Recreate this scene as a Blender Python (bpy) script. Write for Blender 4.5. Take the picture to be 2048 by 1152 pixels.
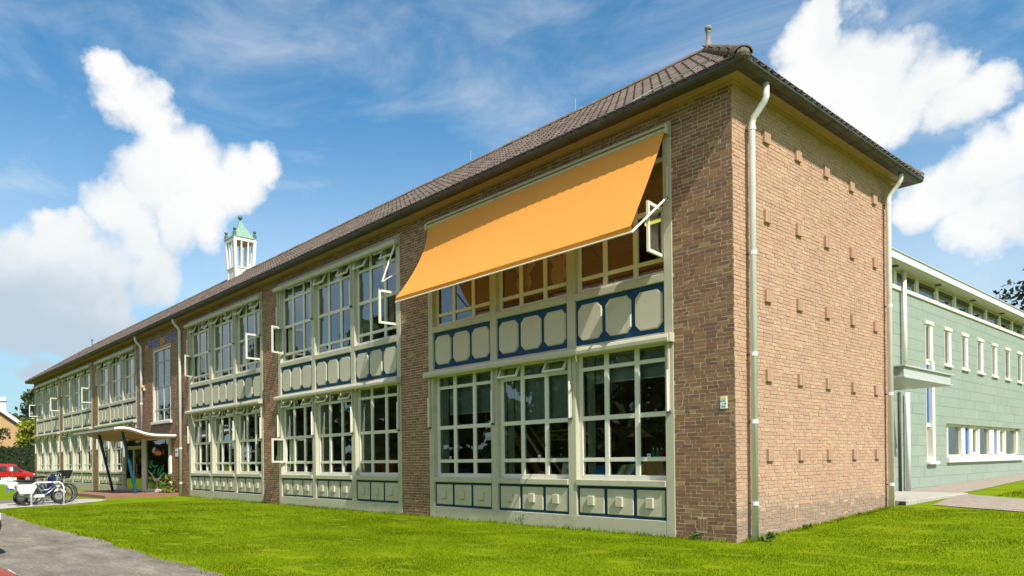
import bpy, math, random
import numpy as np
from mathutils import Matrix, Vector, Euler
R = math.radians
sc = bpy.context.scene
for o in list(bpy.data.objects): bpy.data.objects.remove(o)
COL = sc.collection
RNG = np.random.default_rng(7)
random.seed(5)

# ------------------------------------------------------------------ camera
CAMP = Vector((6.04692, -10.83305, 1.38348))
YAW, PITCH, ROLL, FPX, PPX, PPY = 0.8543, 0.0032, -0.0114, 1455.27, 949.09, 914.71
fwd = Vector((-math.sin(YAW)*math.cos(PITCH), math.cos(YAW)*math.cos(PITCH), math.sin(PITCH)))
rt0 = Vector((math.cos(YAW), math.sin(YAW), 0)); up0 = rt0.cross(fwd)
rt = math.cos(ROLL)*rt0 + math.sin(ROLL)*up0
up = -math.sin(ROLL)*rt0 + math.cos(ROLL)*up0
cam = bpy.data.cameras.new('camera'); co = bpy.data.objects.new('camera', cam); COL.objects.link(co)
M = Matrix.Identity(4)
for i in range(3):
    M[i][0], M[i][1], M[i][2], M[i][3] = rt[i], up[i], -fwd[i], CAMP[i]
co.matrix_world = M
cam.sensor_width = 36; cam.lens = FPX*36/2048
cam.shift_x = (1024-PPX)/2048; cam.shift_y = (PPY-576)/2048
cam.clip_start = .05; cam.clip_end = 3000
sc.camera = co
sc.view_settings.view_transform = 'Standard'; sc.view_settings.look = 'None'
sc.view_settings.gamma = 1; sc.view_settings.exposure = 0.4
sc.cycles.max_bounces = 8; sc.cycles.transparent_max_bounces = 16

def pixdir(px, py):
    """direction used once to lay the clouds of this sky out in the heavens"""
    return (fwd + (px-PPX)/FPX*rt - (py-PPY)/FPX*up).normalized()

# ------------------------------------------------------------------ sun + sky
SUN = Vector((.833, -.217, 1.0)).normalized()
sl = bpy.data.lights.new('sun', 'SUN'); so = bpy.data.objects.new('sun', sl); COL.objects.link(so)
sl.energy = 5.0; sl.angle = R(.53); sl.color = (1, .94, .84)
so.rotation_euler = SUN.to_track_quat('Z', 'Y').to_euler()
so.location = (30, -20, 40)

W = bpy.data.worlds.new('World'); sc.world = W; W.use_nodes = True
nt = W.node_tree; N = nt.nodes; L = nt.links
N.clear()
def nd(t, tree=None, **k):
    n = (tree or nt).nodes.new(t)
    for a, b in k.items(): setattr(n, a, b)
    return n
def mth(op, a, b=None, c=None, clamp=False, tree=None):
    tr = tree or nt
    n = tr.nodes.new('ShaderNodeMath'); n.operation = op; n.use_clamp = clamp
    for i, v in enumerate((a, b, c)):
        if v is None: continue
        if isinstance(v, (int, float)): n.inputs[i].default_value = v
        else: tr.links.new(v, n.inputs[i])
    return n.outputs[0]
def smooth(v, lo, hi, tree=None):
    tr = tree or nt
    n = tr.nodes.new('ShaderNodeMapRange'); n.interpolation_type = 'SMOOTHSTEP'
    tr.links.new(v, n.inputs[0]); n.inputs[1].default_value = lo; n.inputs[2].default_value = hi
    return n.outputs[0]
sky = nd('ShaderNodeTexSky', sky_type='NISHITA', sun_disc=False)
sky.sun_elevation = math.asin(SUN.z); sky.sun_rotation = math.atan2(SUN.x, SUN.y)
sky.air_density = 1.0; sky.dust_density = .6; sky.ozone_density = 2.2
tc = nd('ShaderNodeTexCoord')
DIR = tc.outputs['Generated']
# wobble the direction so that cloud edges billow
def noise(vec, scale, detail, rough=.55, tree=None, dist=0):
    tr = tree or nt
    n = tr.nodes.new('ShaderNodeTexNoise'); n.inputs['Scale'].default_value = scale
    n.inputs['Detail'].default_value = detail; n.inputs['Roughness'].default_value = rough
    n.inputs['Distortion'].default_value = dist
    if vec is not None: tr.links.new(vec, n.inputs['Vector'])
    return n
nw = noise(DIR, 5.5, 8, .58)
vs = nd('ShaderNodeVectorMath', operation='MULTIPLY_ADD'); L.new(nw.outputs['Color'], vs.inputs[0])
vs.inputs[1].default_value = (.16, .16, .16)
va = nd('ShaderNodeVectorMath', operation='ADD'); L.new(DIR, va.inputs[0]); va.inputs[1].default_value = (-.08, -.08, -.08)
L.new(va.outputs[0], vs.inputs[2])
nrm = nd('ShaderNodeVectorMath', operation='NORMALIZE'); L.new(vs.outputs[0], nrm.inputs[0])
WD = nrm.outputs[0]
BLOBS = [  # place of each cloud puff (as seen from the school's corner) and its half width in the same unit
 (215,135,48),(235,190,62),(270,245,66),(300,300,72),(345,335,75),(270,360,75),(200,420,72),(390,385,82),(470,375,72),(520,345,42),(330,440,90),
 (60,520,95),(40,680,80),(230,670,60),(110,455,55),(150,540,95),(420,450,62),(30,590,105),(180,610,85),(290,540,80),(15,480,45),(110,655,62),(230,480,60),
 (1625,95,75),(1640,180,85),(1720,120,95),(1720,210,80),(1800,180,100),(1870,150,70),(1900,215,75),(1960,180,60),
 (1980,330,80),(2040,300,70),(1900,400,85),(2020,420,100),(1840,450,65),(1950,470,70),(1650,50,45),(2080,230,60),
 (60,770,50),(130,700,60)]
field = None; fsh = None
for (bx, by, br) in BLOBS:
    d = pixdir(bx, by); d2 = (pixdir(bx, by+0) - SUN*0.05).normalized()
    ca = pixdir(bx-br, by).dot(d); ca = min(ca, pixdir(bx, by-br).dot(d)) if br > 0 else ca
    dn = nd('ShaderNodeVectorMath', operation='DOT_PRODUCT'); L.new(WD, dn.inputs[0]); dn.inputs[1].default_value = d
    v = nd('ShaderNodeMapRange'); L.new(dn.outputs['Value'], v.inputs[0]); v.inputs[1].default_value = ca-(1-ca)*1.0; v.inputs[2].default_value = 1.0
    v = v.outputs[0]
    field = v if field is None else mth('SMOOTH_MAX', field, v, .12)
n2 = noise(DIR, 9, 10, .62)
n3 = noise(DIR, 2.1, 9, .6)
f1 = mth('ADD', field, mth('MULTIPLY', mth('SUBTRACT', n2.outputs[0], .5), 1.05))
m1 = mth('MULTIPLY', smooth(f1, .24, .86), .98)
# the same heavens go on all round: scattered cumulus elsewhere
sep = nd('ShaderNodeSeparateXYZ'); L.new(DIR, sep.inputs[0])
inview = nd('ShaderNodeVectorMath', operation='DOT_PRODUCT'); L.new(DIR, inview.inputs[0]); inview.inputs[1].default_value = pixdir(1000, 420)
away = smooth(inview.outputs['Value'], .80, .62)
m2 = mth('MULTIPLY', smooth(n3.outputs[0], .42, .58), away)
# thin streaks of high cloud
mp = nd('ShaderNodeMapping'); L.new(DIR, mp.inputs[0]); mp.inputs['Scale'].default_value = (1.3, 2.4, 4.6); mp.inputs['Rotation'].default_value = (.35, .2, .5)
n4 = noise(mp.outputs[0], 2.3, 9, .6, dist=.6)
m3 = mth('MULTIPLY', smooth(n4.outputs[0], .36, .92), .55)
mm = mth('MAXIMUM', mth('MAXIMUM', m1, m2), m3, clamp=True)
# low cloud pales towards the horizon
hz = smooth(sep.outputs[2], .46, .02)
mm = mth('MAXIMUM', mm, mth('MULTIPLY', hz, .70), clamp=True)
# body of the clouds: white crowns, grey hollows
n5 = noise(WD, 7.0, 8, .6)
n7 = noise(WD, 3.2, 6, .5)
so_ = nd('ShaderNodeVectorMath', operation='ADD'); L.new(WD, so_.inputs[0]); so_.inputs[1].default_value = tuple(Vector((SUN.x, SUN.y, SUN.z+.5)).normalized()*.05)
n6 = noise(so_.outputs[0], 3.2, 6, .5)
lum = mth('ADD', mth('MULTIPLY', smooth(sep.outputs[2], .10, .33), .62), mth('MULTIPLY', n7.outputs[0], .62))
lum = mth('ADD', lum, mth('MULTIPLY', mth('SUBTRACT', n7.outputs[0], n6.outputs[0]), 1.3))
lum = smooth(lum, .30, .96)
cc = nd('ShaderNodeMix', data_type='RGBA'); L.new(lum, cc.inputs[0])
cc.inputs[6].default_value = (4.1, 4.9, 5.6, 1); cc.inputs[7].default_value = (7.6, 7.6, 7.5, 1)
tint = nd('ShaderNodeMix', data_type='RGBA', blend_type='MULTIPLY'); tint.inputs[0].default_value = 1
L.new(sky.outputs[0], tint.inputs[6]); tint.inputs[7].default_value = (.60, 1.18, 1.32, 1)
mx = nd('ShaderNodeMix', data_type='RGBA'); L.new(mm, mx.inputs[0]); L.new(tint.outputs[2], mx.inputs[6]); L.new(cc.outputs[2], mx.inputs[7])
bg = nd('ShaderNodeBackground'); bg.inputs[1].default_value = .10; L.new(mx.outputs[2], bg.inputs[0])
wo = nd('ShaderNodeOutputWorld'); L.new(bg.outputs[0], wo.inputs[0])

# ------------------------------------------------------------------ materials
MATS = {}
def mat(name, col, rough=.6, var=.12, scale=8, bump=0, bscale=60, spec=.4, metal=0, attr=False, stain=None, sstain=1.5, trans=0, detail=6, var2=0, scale2=1.0):
    """painted/mineral surface: base colour broken up by two noises, optional stains and bump"""
    if name in MATS: return MATS[name]
    m = bpy.data.materials.new(name); m.use_nodes = True; t = m.node_tree; t.nodes.clear()
    out = t.nodes.new('ShaderNodeOutputMaterial'); p = t.nodes.new('ShaderNodeBsdfPrincipled')
    t.links.new(p.outputs[0], out.inputs[0])
    p.inputs['Roughness'].default_value = rough; p.inputs['Metallic'].default_value = metal
    p.inputs['Specular IOR Level'].default_value = spec
    g = t.nodes.new('ShaderNodeNewGeometry'); pos = g.outputs['Position']
    if attr:
        a = t.nodes.new('ShaderNodeAttribute'); a.attribute_name = 'tint'; base = a.outputs['Color']
    else:
        rgb = t.nodes.new('ShaderNodeRGB'); rgb.outputs[0].default_value = (*col, 1); base = rgb.outputs[0]
    n = noise(pos, scale, detail, .6, t)
    v = mth('MULTIPLY_ADD', mth('SUBTRACT', n.outputs[0], .5, tree=t), 4*var, 1.0, tree=t)
    if var2:
        nn = noise(pos, scale2, 3, .5, t)
        v = mth('MULTIPLY', v, mth('MULTIPLY_ADD', mth('SUBTRACT', nn.outputs[0], .5, tree=t), 4*var2, 1.0, tree=t), tree=t)
    vm = t.nodes.new('ShaderNodeVectorMath'); vm.operation = 'SCALE'; t.links.new(base, vm.inputs[0]); t.links.new(v, vm.inputs['Scale'])
    c = vm.outputs[0]
    if stain:
        ns = noise(pos, sstain, 7, .65, t)
        mxn = t.nodes.new('ShaderNodeMix'); mxn.data_type = 'RGBA'
        t.links.new(mth('MULTIPLY', smooth(ns.outputs[0], .52, .72, t), stain[3], tree=t), mxn.inputs[0]); t.links.new(c, mxn.inputs[6]); mxn.inputs[7].default_value = (*stain[:3], 1)
        c = mxn.outputs[2]
    t.links.new(c, p.inputs['Base Color'])
    if bump:
        nb = noise(pos, bscale, 5, .6, t); b = t.nodes.new('ShaderNodeBump'); b.inputs['Strength'].default_value = bump; b.inputs['Distance'].default_value = .01
        t.links.new(nb.outputs[0], b.inputs['Height']); t.links.new(b.outputs[0], p.inputs['Normal'])
    if trans:
        tr = t.nodes.new('ShaderNodeBsdfTranslucent'); t.links.new(c, tr.inputs[0]); ms = t.nodes.new('ShaderNodeMixShader'); ms.inputs[0].default_value = trans
        t.links.new(p.outputs[0], ms.inputs[1]); t.links.new(tr.outputs[0], ms.inputs[2]); t.links.new(ms.outputs[0], out.inputs[0])
    MATS[name] = m; return m
def glass_mat(name, tintc=(.86, .93, .9), refl=1.0, base=.05):
    m = bpy.data.materials.new(name); m.use_nodes = True; t = m.node_tree; t.nodes.clear()
    out = t.nodes.new('ShaderNodeOutputMaterial')
    tr = t.nodes.new('ShaderNodeBsdfTransparent'); tr.inputs[0].default_value = (*tintc, 1)
    gl = t.nodes.new('ShaderNodeBsdfGlossy'); gl.inputs['Roughness'].default_value = .003
    fr = t.nodes.new('ShaderNodeFresnel'); fr.inputs[0].default_value = 1.5
    g = t.nodes.new('ShaderNodeNewGeometry'); nb = noise(g.outputs['Position'], 1.3, 1, .4, t); b = t.nodes.new('ShaderNodeBump'); b.inputs['Strength'].default_value = .06; b.inputs['Distance'].default_value = .05
    t.links.new(nb.outputs[0], b.inputs['Height']); t.links.new(b.outputs[0], gl.inputs['Normal'])
    F2 = mth('DIVIDE', mth('MULTIPLY', fr.outputs[0], 2.0, tree=t), mth('ADD', fr.outputs[0], 1.0, tree=t), tree=t)   # two faces of a pane
    f = mth('MULTIPLY_ADD', F2, refl, base, clamp=True, tree=t)
    ms = t.nodes.new('ShaderNodeMixShader'); t.links.new(f, ms.inputs[0]); t.links.new(tr.outputs[0], ms.inputs[1]); t.links.new(gl.outputs[0], ms.inputs[2])
    t.links.new(ms.outputs[0], out.inputs[0]); MATS[name] = m; return m
def emit_mat(name, col, s):
    m = bpy.data.materials.new(name); m.use_nodes = True; t = m.node_tree; t.nodes.clear()
    out = t.nodes.new('ShaderNodeOutputMaterial'); e = t.nodes.new('ShaderNodeEmission'); e.inputs[0].default_value = (*col, 1); e.inputs[1].default_value = s
    t.links.new(e.outputs[0], out.inputs[0]); MATS[name] = m; return m

mat('brick', None, .88, .09, 30, 0, 120, .15, attr=True, var2=.05, scale2=.8)
mat('mortar', (.50, .41, .31), .95, .12, 30, 0, 90, .1)
mat('frame_paint', (.475, .46, .355), .5, .03, 6, .05, 40, stain=(.33, .30, .22, .65), sstain=2.6)
mat('panel_paint', (.505, .485, .375), .5, .03, 5, .04, 60, stain=(.42, .385, .28, .5), sstain=3.4)
mat('window_paint', (.68, .67, .58), .4, .03, 9)
mat('white_paint', (.78, .77, .72), .45, .04, 6, stain=(.55, .55, .5, .4))
mat('blue_paint', (.003, .050, .115), .5, .08, 6, spec=.25)
mat('soffit_paint', (.37, .235, .115), .6, .08, 4)
mat('gutter_metal', (.060, .054, .050), .55, .25, 5, stain=(.12, .11, .10, .6))
mat('zinc', (.70, .71, .69), .55, .08, 4, stain=(.50, .55, .56, .7), sstain=1.2)
mat('roof_tile', None, .8, .16, 22, .3, 80, .25, attr=True, var2=.10, scale2=.7)
mat('ridge_tile', (.13, .10, .08), .85, .25, 14, .4, 60, stain=(.26, .25, .21, .8), sstain=6)
mat('deck', (.08, .06, .05), .9)
mat('awning_cloth', (.84, .365, .075), .8, .02, 1.2, .03, 300, .15, trans=.17)
mat('copper_green', (.20, .33, .25), .7, .2, 9, stain=(.36, .40, .25, .8), sstain=7)
mat('copper_dark', (.09, .15, .13), .7, .2, 9)
mat('stone', (.24, .22, .19), .85, .15, 20, .3, 60)
mat('mint_tile', None, .55, .05, 5, .05, 60, attr=True, stain=(.24, .34, .28, .5), sstain=3)
mat('mint_joint', (.46, .51, .45), .8)
mat('fascia_white', (.82, .82, .80), .5, .02, 3)
mat('annex_frame', (.74, .70, .63), .5, .03, 5)
mat('royal_blue', (.005, .10, .36), .4)
mat('steel_grey', (.47, .49, .46), .45, .05, 5)
mat('concrete', (.40, .375, .335), .9, .12, 10, .3, 60, stain=(.26, .24, .2, .6))
mat('dark_interior', (.52, .36, .28), .9)
mat('pale_interior', (.34, .33, .27), .9)
mat('awning_lit_interior', (.26, .11, .05), .9)  # orange light coming through the awning put into the wall colour
mat('ceiling_white', (.75, .74, .7), .9)
mat('curtain_cloth', (.46, .53, .36), .85, .10, 12, trans=.25)
mat('blind_cloth', (.34, .44, .36), .8, .04, 4, trans=.2)
mat('pine_wood', (.75, .50, .23), .5, .1, 12)
mat('card_white', (.75, .78, .8), .6)
mat('cardboard', (.50, .32, .12), .8)
mat('cloth_blue', (.03, .24, .62), .8, .2, 9)
mat('cloth_purple', (.16, .05, .26), .7, .2, 9)
mat('yellow_plastic', (.75, .55, .03), .5)
mat('green_plastic', (.03, .35, .12), .4)
mat('red_plastic', (.55, .03, .03), .4)
mat('black_plastic', (.016, .016, .018), .4)
mat('rubber', (.02, .019, .018), .8)
mat('chrome', (.6, .6, .6), .25, .02, metal=1)
mat('silver_paint', (.42, .43, .44), .35, metal=.6)
mat('bike_white', (.72, .73, .74), .35)
mat('navy_paint', (.02, .03, .10), .35)
mat('car_red', (.42, .012, .016), .18, .01, spec=.6)
mat('car_black', (.010, .011, .014), .15, .01, spec=.6)
mat('car_glass', (.02, .025, .025), .06, 0, spec=.8)
mat('tail_red', (.5, .02, .02), .2)
mat('post_blue', (.004, .075, .12), .4)
mat('post_navy', (.012, .022, .09), .4)
mat('letter_blue', (.16, .22, .55), .4)
mat('letter_orange', (.85, .33, .06), .4)
mat('sign_white', (.78, .83, .80), .5)
mat('sign_green', (.01, .12, .10), .5)
mat('sign_yellow', (.72, .58, .16), .5)
mat('film_grey', (.20, .27, .32), .6)
mat('film_white', (.62, .70, .74), .6)
mat('bird_mint', (.45, .68, .52), .6)
mat('leaf_green_film', (.01, .28, .10), .6)
mat('bird_red', (.42, .03, .06), .6)
mat('hedge_leaf', None, .6, .2, 3, attr=True, trans=.25)
mat('tree_leaf', None, .6, .15, 2, attr=True, trans=.3)
mat('bark', (.12, .09, .065), .9, .25, 9, .6, 30)
mat('tan_brick', (.46, .30, .155), .85, .1, 20, .3, 60)
mat('dark_trim', (.05, .03, .03), .6)
mat('paper_tan', (.62, .42, .24), .8)
glass_mat('glass', refl=1.6, base=.05); glass_mat('glass_tall', (.74, .88, .88), 1.0, .10); glass_mat('glass_green', (.55, .68, .55), 1.0, .05)
emit_mat('lit_tube', (1, .86, .12), 1.0)

def ground_mat(name, kind):
    m = bpy.data.materials.new(name); m.use_nodes = True; t = m.node_tree; t.nodes.clear()
    out = t.nodes.new('ShaderNodeOutputMaterial'); p = t.nodes.new('ShaderNodeBsdfPrincipled'); t.links.new(p.outputs[0], out.inputs[0])
    p.inputs['Roughness'].default_value = .95; p.inputs['Specular IOR Level'].default_value = .03
    g = t.nodes.new('ShaderNodeNewGeometry'); pos = g.outputs['Position']
    def ramp(v, stops):
        r = t.nodes.new('ShaderNodeValToRGB'); e = r.color_ramp.elements
        while len(e) < len(stops): e.new(.5)
        for i, (q, c) in enumerate(stops): e[i].position = q; e[i].color = (*c, 1)
        t.links.new(v, r.inputs[0]); return r.outputs[0]
    def mixc(f, a, b):
        x = t.nodes.new('ShaderNodeMix'); x.data_type = 'RGBA'; t.links.new(f, x.inputs[0])
        for i, q in ((6, a), (7, b)):
            if isinstance(q, tuple): x.inputs[i].default_value = (*q, 1)
            else: t.links.new(q, x.inputs[i])
        return x.outputs[2]
    if kind == 'grass':
        a = noise(pos, 1.1, 4, .6, t); b = noise(pos, 22, 4, .6, t)
        v = mth('ADD', mth('MULTIPLY', a.outputs[0], .6, tree=t), mth('MULTIPLY', b.outputs[0], .4, tree=t), tree=t)
        c = ramp(v, [(.32, (.080, .135, .003)), (.5, (.135, .200, .003)), (.68, (.210, .250, .005))])
        mpn = t.nodes.new('ShaderNodeMapping'); t.links.new(pos, mpn.inputs[0]); mpn.inputs['Scale'].default_value = (1.0, 1.9, 1.0)
        th = noise(mpn.outputs[0], 2.3, 6, .72, t)
        c = mixc(mth('MULTIPLY', smooth(th.outputs[0], .60, .70, t), .75, tree=t), c, (.30, .20, .055))
    elif kind == 'street':
        ms_ = t.nodes.new('ShaderNodeMapping'); t.links.new(pos, ms_.inputs[0]); ms_.inputs['Scale'].default_value = (.55, 1.3, 1)
        a = noise(ms_.outputs[0], 1.6, 7, .68, t); b = noise(pos, 26, 6, .72, t); pos = ms_.outputs[0]
        v = mth('ADD', mth('MULTIPLY', a.outputs[0], .55, tree=t), mth('MULTIPLY', b.outputs[0], .45, tree=t), tree=t)
        c = ramp(v, [(.34, (.10, .088, .072)), (.5, (.185, .165, .138)), (.64, (.31, .28, .235))])
        wd = noise(pos, 5.5, 8, .72, t)
        c = mixc(mth('MULTIPLY', smooth(wd.outputs[0], .60, .66, t), .7, tree=t), c, (.14, .16, .03))
        sp = noise(pos, 14, 6, .7, t)
        c = mixc(mth('MULTIPLY', smooth(sp.outputs[0], .60, .67, t), .75, tree=t), c, (.40, .36, .28))
        bn = t.nodes.new('ShaderNodeBump'); bn.inputs['Strength'].default_value = .5; bn.inputs['Distance'].default_value = .02; t.links.new(b.outputs[0], bn.inputs['Height']); t.links.new(bn.outputs[0], p.inputs['Normal'])
    t.links.new(c, p.inputs['Base Color']); MATS[name] = m; return m
ground_mat('grass_ground', 'grass'); ground_mat('street_surface', 'street')

# ------------------------------------------------------------------ mesh helpers
class MB:
    def __init__(s): s.v = []; s.f = []; s.m = []; s.t = []; s.mats = []
    def mi(s, m):
        if m not in s.mats: s.mats.append(m)
        return s.mats.index(m)
    def add(s, vs, fs, m, tint=None):
        b = len(s.v); s.v += [tuple(v) for v in vs]; k = s.mi(m)
        for f in fs: s.f.append(tuple(b+i for i in f)); s.m.append(k); s.t.append(tint or (1, 1, 1))
        return s
    def box(s, x0, x1, y0, y1, z0, z1, m, T=None, tint=None, skip=()):
        vs = [(x0,y0,z0),(x1,y0,z0),(x1,y1,z0),(x0,y1,z0),(x0,y0,z1),(x1,y0,z1),(x1,y1,z1),(x0,y1,z1)]
        if T is not None: vs = [T @ Vector(v) for v in vs]
        fs = {'b':(0,3,2,1),'t':(4,5,6,7),'f':(0,1,5,4),'r':(1,2,6,5),'k':(2,3,7,6),'l':(3,0,4,7)}
        return s.add(vs, [f for k, f in fs.items() if k not in skip], m, tint)
    def bbox(s, x0, x1, y0, y1, z0, z1, m, b=.01, T=None):
        """box with chamfered edges on every side (24 corners)"""
        vs = []; fs = []
        P = [(x0, x1), (y0, y1), (z0, z1)]
        b = min(b, *(abs(q[1]-q[0])*.45 for q in P))
        idx = {}
        for cx in (0, 1):
            for cy in (0, 1):
                for cz in (0, 1):
                    c = (cx, cy, cz)
                    for ax in range(3):
                        p = [P[i][c[i]] + (0 if i == ax else (b if c[i] == 0 else -b)) for i in range(3)]
                        idx[(c, ax)] = len(vs); vs.append(p)
        for ax in range(3):
            o1, o2 = [i for i in range(3) if i != ax]
            for sgn in (0, 1):
                q = []
                for a, d in ((0,0),(1,0),(1,1),(0,1)):
                    c = [0,0,0]; c[ax] = sgn; c[o1] = a; c[o2] = d; q.append(idx[(tuple(c), ax)])
                fs.append(q if (sgn == 1) == (ax != 1) else q[::-1])
        for ax in range(3):
            o1, o2 = [i for i in range(3) if i != ax]
            for a in (0, 1):
                for d in (0, 1):
                    c0 = [0,0,0]; c1 = [0,0,0]; c0[ax] = 0; c1[ax] = 1; c0[o1] = c1[o1] = a; c0[o2] = c1[o2] = d
                    fs.append([idx[(tuple(c0),o1)], idx[(tuple(c1),o1)], idx[(tuple(c1),o2)], idx[(tuple(c0),o2)]])
        for cx in (0, 1):
            for cy in (0, 1):
                for cz in (0, 1):
                    fs.append([idx[((cx,cy,cz),i)] for i in range(3)])
        if T is not None: vs = [T @ Vector(v) for v in vs]
        return s.add(vs, fs, m)
    def prism(s, poly, d0, d1, m, plane='xz', T=None, tint=None):
        """poly outline in a plane, pulled from d0 to d1 along the third axis"""
        n = len(poly)
        def P(a, b, d): return {'xz': (a, d, b), 'xy': (a, b, d), 'yz': (d, a, b)}[plane]
        vs = [P(a, b, d0) for a, b in poly] + [P(a, b, d1) for a, b in poly]
        if T is not None: vs = [T @ Vector(v) for v in vs]
        fs = [tuple(range(n)), tuple(range(2*n-1, n-1, -1))] + [(i, i+n, (i+1) % n+n, (i+1) % n) for i in range(n)]
        return s.add(vs, fs, m, tint)
    def tube(s, path, r, m, n=8, cap=True, T=None):
        path = [Vector(p) for p in path]; rr = r if isinstance(r, (list, tuple)) else [r]*len(path)
        vs = []; fs = []; prev = None
        for i, p in enumerate(path):
            t = (path[min(i+1, len(path)-1)] - path[max(i-1, 0)]).normalized()
            if prev is None:
                a = Vector((0,0,1)) if abs(t.z) < .9 else Vector((1,0,0)); u = t.cross(a).normalized()
            else: u = (prev - t*prev.dot(t)).normalized()
            prev = u; w = t.cross(u)
            for k in range(n): vs.append(p + rr[i]*(math.cos(2*math.pi*k/n)*u + math.sin(2*math.pi*k/n)*w))
        for i in range(len(path)-1):
            for k in range(n): fs.append((i*n+k, i*n+(k+1) % n, (i+1)*n+(k+1) % n, (i+1)*n+k))
        if cap: fs += [tuple(range(n-1, -1, -1)), tuple(range(len(path)*n-n, len(path)*n))]
        if T is not None: vs = [T @ v for v in vs]
        return s.add(vs, fs, m)
    def ball(s, c, r, m, n=10, k=6, sz=1):
        vs = []; fs = []
        for i in range(1, k):
            a = math.pi*i/k
            for j in range(n): vs.append((c[0]+r*math.sin(a)*math.cos(2*math.pi*j/n), c[1]+r*math.sin(a)*math.sin(2*math.pi*j/n), c[2]+r*sz*math.cos(a)))
        vs += [(c[0],c[1],c[2]+r*sz),(c[0],c[1],c[2]-r*sz)]; T_, B_ = len(vs)-2, len(vs)-1
        for j in range(n):
            fs.append((T_, j, (j+1) % n)); fs.append((B_, (k-2)*n+(j+1) % n, (k-2)*n+j))
            for i in range(k-2): fs.append((i*n+j, (i+1)*n+j, (i+1)*n+(j+1) % n, i*n+(j+1) % n))
        return s.add(vs, fs, m)
    def ring(s, c, R_, r, m, n=28, k=7, axis='y', T=None):
        vs = []; fs = []
        for i in range(n):
            a = 2*math.pi*i/n
            for j in range(k):
                b = 2*math.pi*j/k; q = R_ + r*math.cos(b); h = r*math.sin(b)
                vs.append((c[0]+q*math.cos(a), c[1]+h, c[2]+q*math.sin(a)) if axis == 'y' else (c[0]+q*math.cos(a), c[1]+q*math.sin(a), c[2]+h))
        for i in range(n):
            for j in range(k): fs.append((i*k+j, i*k+(j+1) % k, ((i+1) % n)*k+(j+1) % k, ((i+1) % n)*k+j))
        if T is not None: vs = [T @ Vector(v) for v in vs]
        return s.add(vs, fs, m)
    def mesh(s, name, smooth=False):
        me = bpy.data.meshes.new(name); me.from_pydata(s.v, [], s.f)
        for m in s.mats: me.materials.append(MATS[m])
        me.polygons.foreach_set('material_index', s.m)
        if any(t != (1,1,1) for t in s.t):
            a = me.attributes.new('tint', 'FLOAT_COLOR', 'FACE'); a.data.foreach_set('color', [c for t in s.t for c in (*t, 1)])
        if smooth: me.polygons.foreach_set('use_smooth', [True]*len(me.polygons))
        me.update(); return me
    def build(s, name, parent=None, smooth=False, **k): return obj(name, s.mesh(name, smooth), parent, **k)
def np_mesh(name, V, F, m, tint=None):
    """fast mesh: V (n,3), F (k,q) all faces of one size, tint (k,3)"""
    me = bpy.data.meshes.new(name); k, q = F.shape
    me.vertices.add(len(V)); me.vertices.foreach_set('co', np.ascontiguousarray(V, dtype=np.float32).ravel())
    me.loops.add(k*q); me.loops.foreach_set('vertex_index', np.ascontiguousarray(F, dtype=np.int32).ravel())
    me.polygons.add(k); me.polygons.foreach_set('loop_start', np.arange(k, dtype=np.int32)*q)
    me.update(calc_edges=True); me.shade_flat(); me.materials.append(MATS[m])
    if tint is not None:
        a = me.attributes.new('tint', 'FLOAT_COLOR', 'FACE'); a.data.foreach_set('color', np.c_[tint, np.ones(k)].astype(np.float32).ravel())
    return me
def obj(name, me, parent=None, label=None, cat=None, group=None, kind=None, loc=None):
    o = bpy.data.objects.new(name, me); COL.objects.link(o)
    if loc is not None: o.location = loc
    if parent is not None: adopt(o, parent)
    tag(o, label, cat, group, kind); return o
def adopt(o, parent):
    o.parent = parent
    if parent.get('root'): o.matrix_parent_inverse = Matrix.Translation(-Vector(parent.location))   # parts of a thing are laid out in world metres
def tag(o, label=None, cat=None, group=None, kind=None):
    for k, v in (('label', label), ('category', cat), ('group', group), ('kind', kind)):
        if v: o[k] = v
    return o
def thing(name, label, cat, loc=(0,0,0), group=None, local=False, rz=0):
    o = bpy.data.objects.new(name, None); COL.objects.link(o); o.location = loc; o.rotation_euler[2] = rz
    if not local: o['root'] = 1
    o.empty_display_size = .2
    return tag(o, label, cat, group)

# ------------------------------------------------------------------ ground
def zg(x, y):
    a = -.0095*np.clip(-25-x, 0, 34)
    b = (.04*np.clip(y, 0, 6.5) + .0175*np.clip(y-6.5, 0, 30))*np.clip((x+30)/20, 0, 1)
    return a+b
def sheet(name, xs, ys, m, dz=0, kind='structure', mask=None):
    X, Y = np.meshgrid(xs, ys, indexing='ij'); Z = zg(X, Y)+dz
    V = np.c_[X.ravel(), Y.ravel(), Z.ravel()]; nx, ny = len(xs), len(ys)
    I = np.arange(nx*ny).reshape(nx, ny)
    F = np.c_[I[:-1,:-1].ravel(), I[1:,:-1].ravel(), I[1:,1:].ravel(), I[:-1,1:].ravel()]
    return obj(name, np_mesh(name, V, F, m), kind=kind)
gx = np.unique(np.r_[np.linspace(-900,-120,14), np.arange(-120,-60,3), np.arange(-60,14,1.0), np.linspace(14,600,14)])
gy = np.unique(np.r_[np.linspace(-700,-40,12), np.arange(-40,-10,3), np.arange(-10,14,1.0), np.arange(14,60,3), np.linspace(60,900,14)])
sheet('ground', gx, gy, 'grass_ground')
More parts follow.
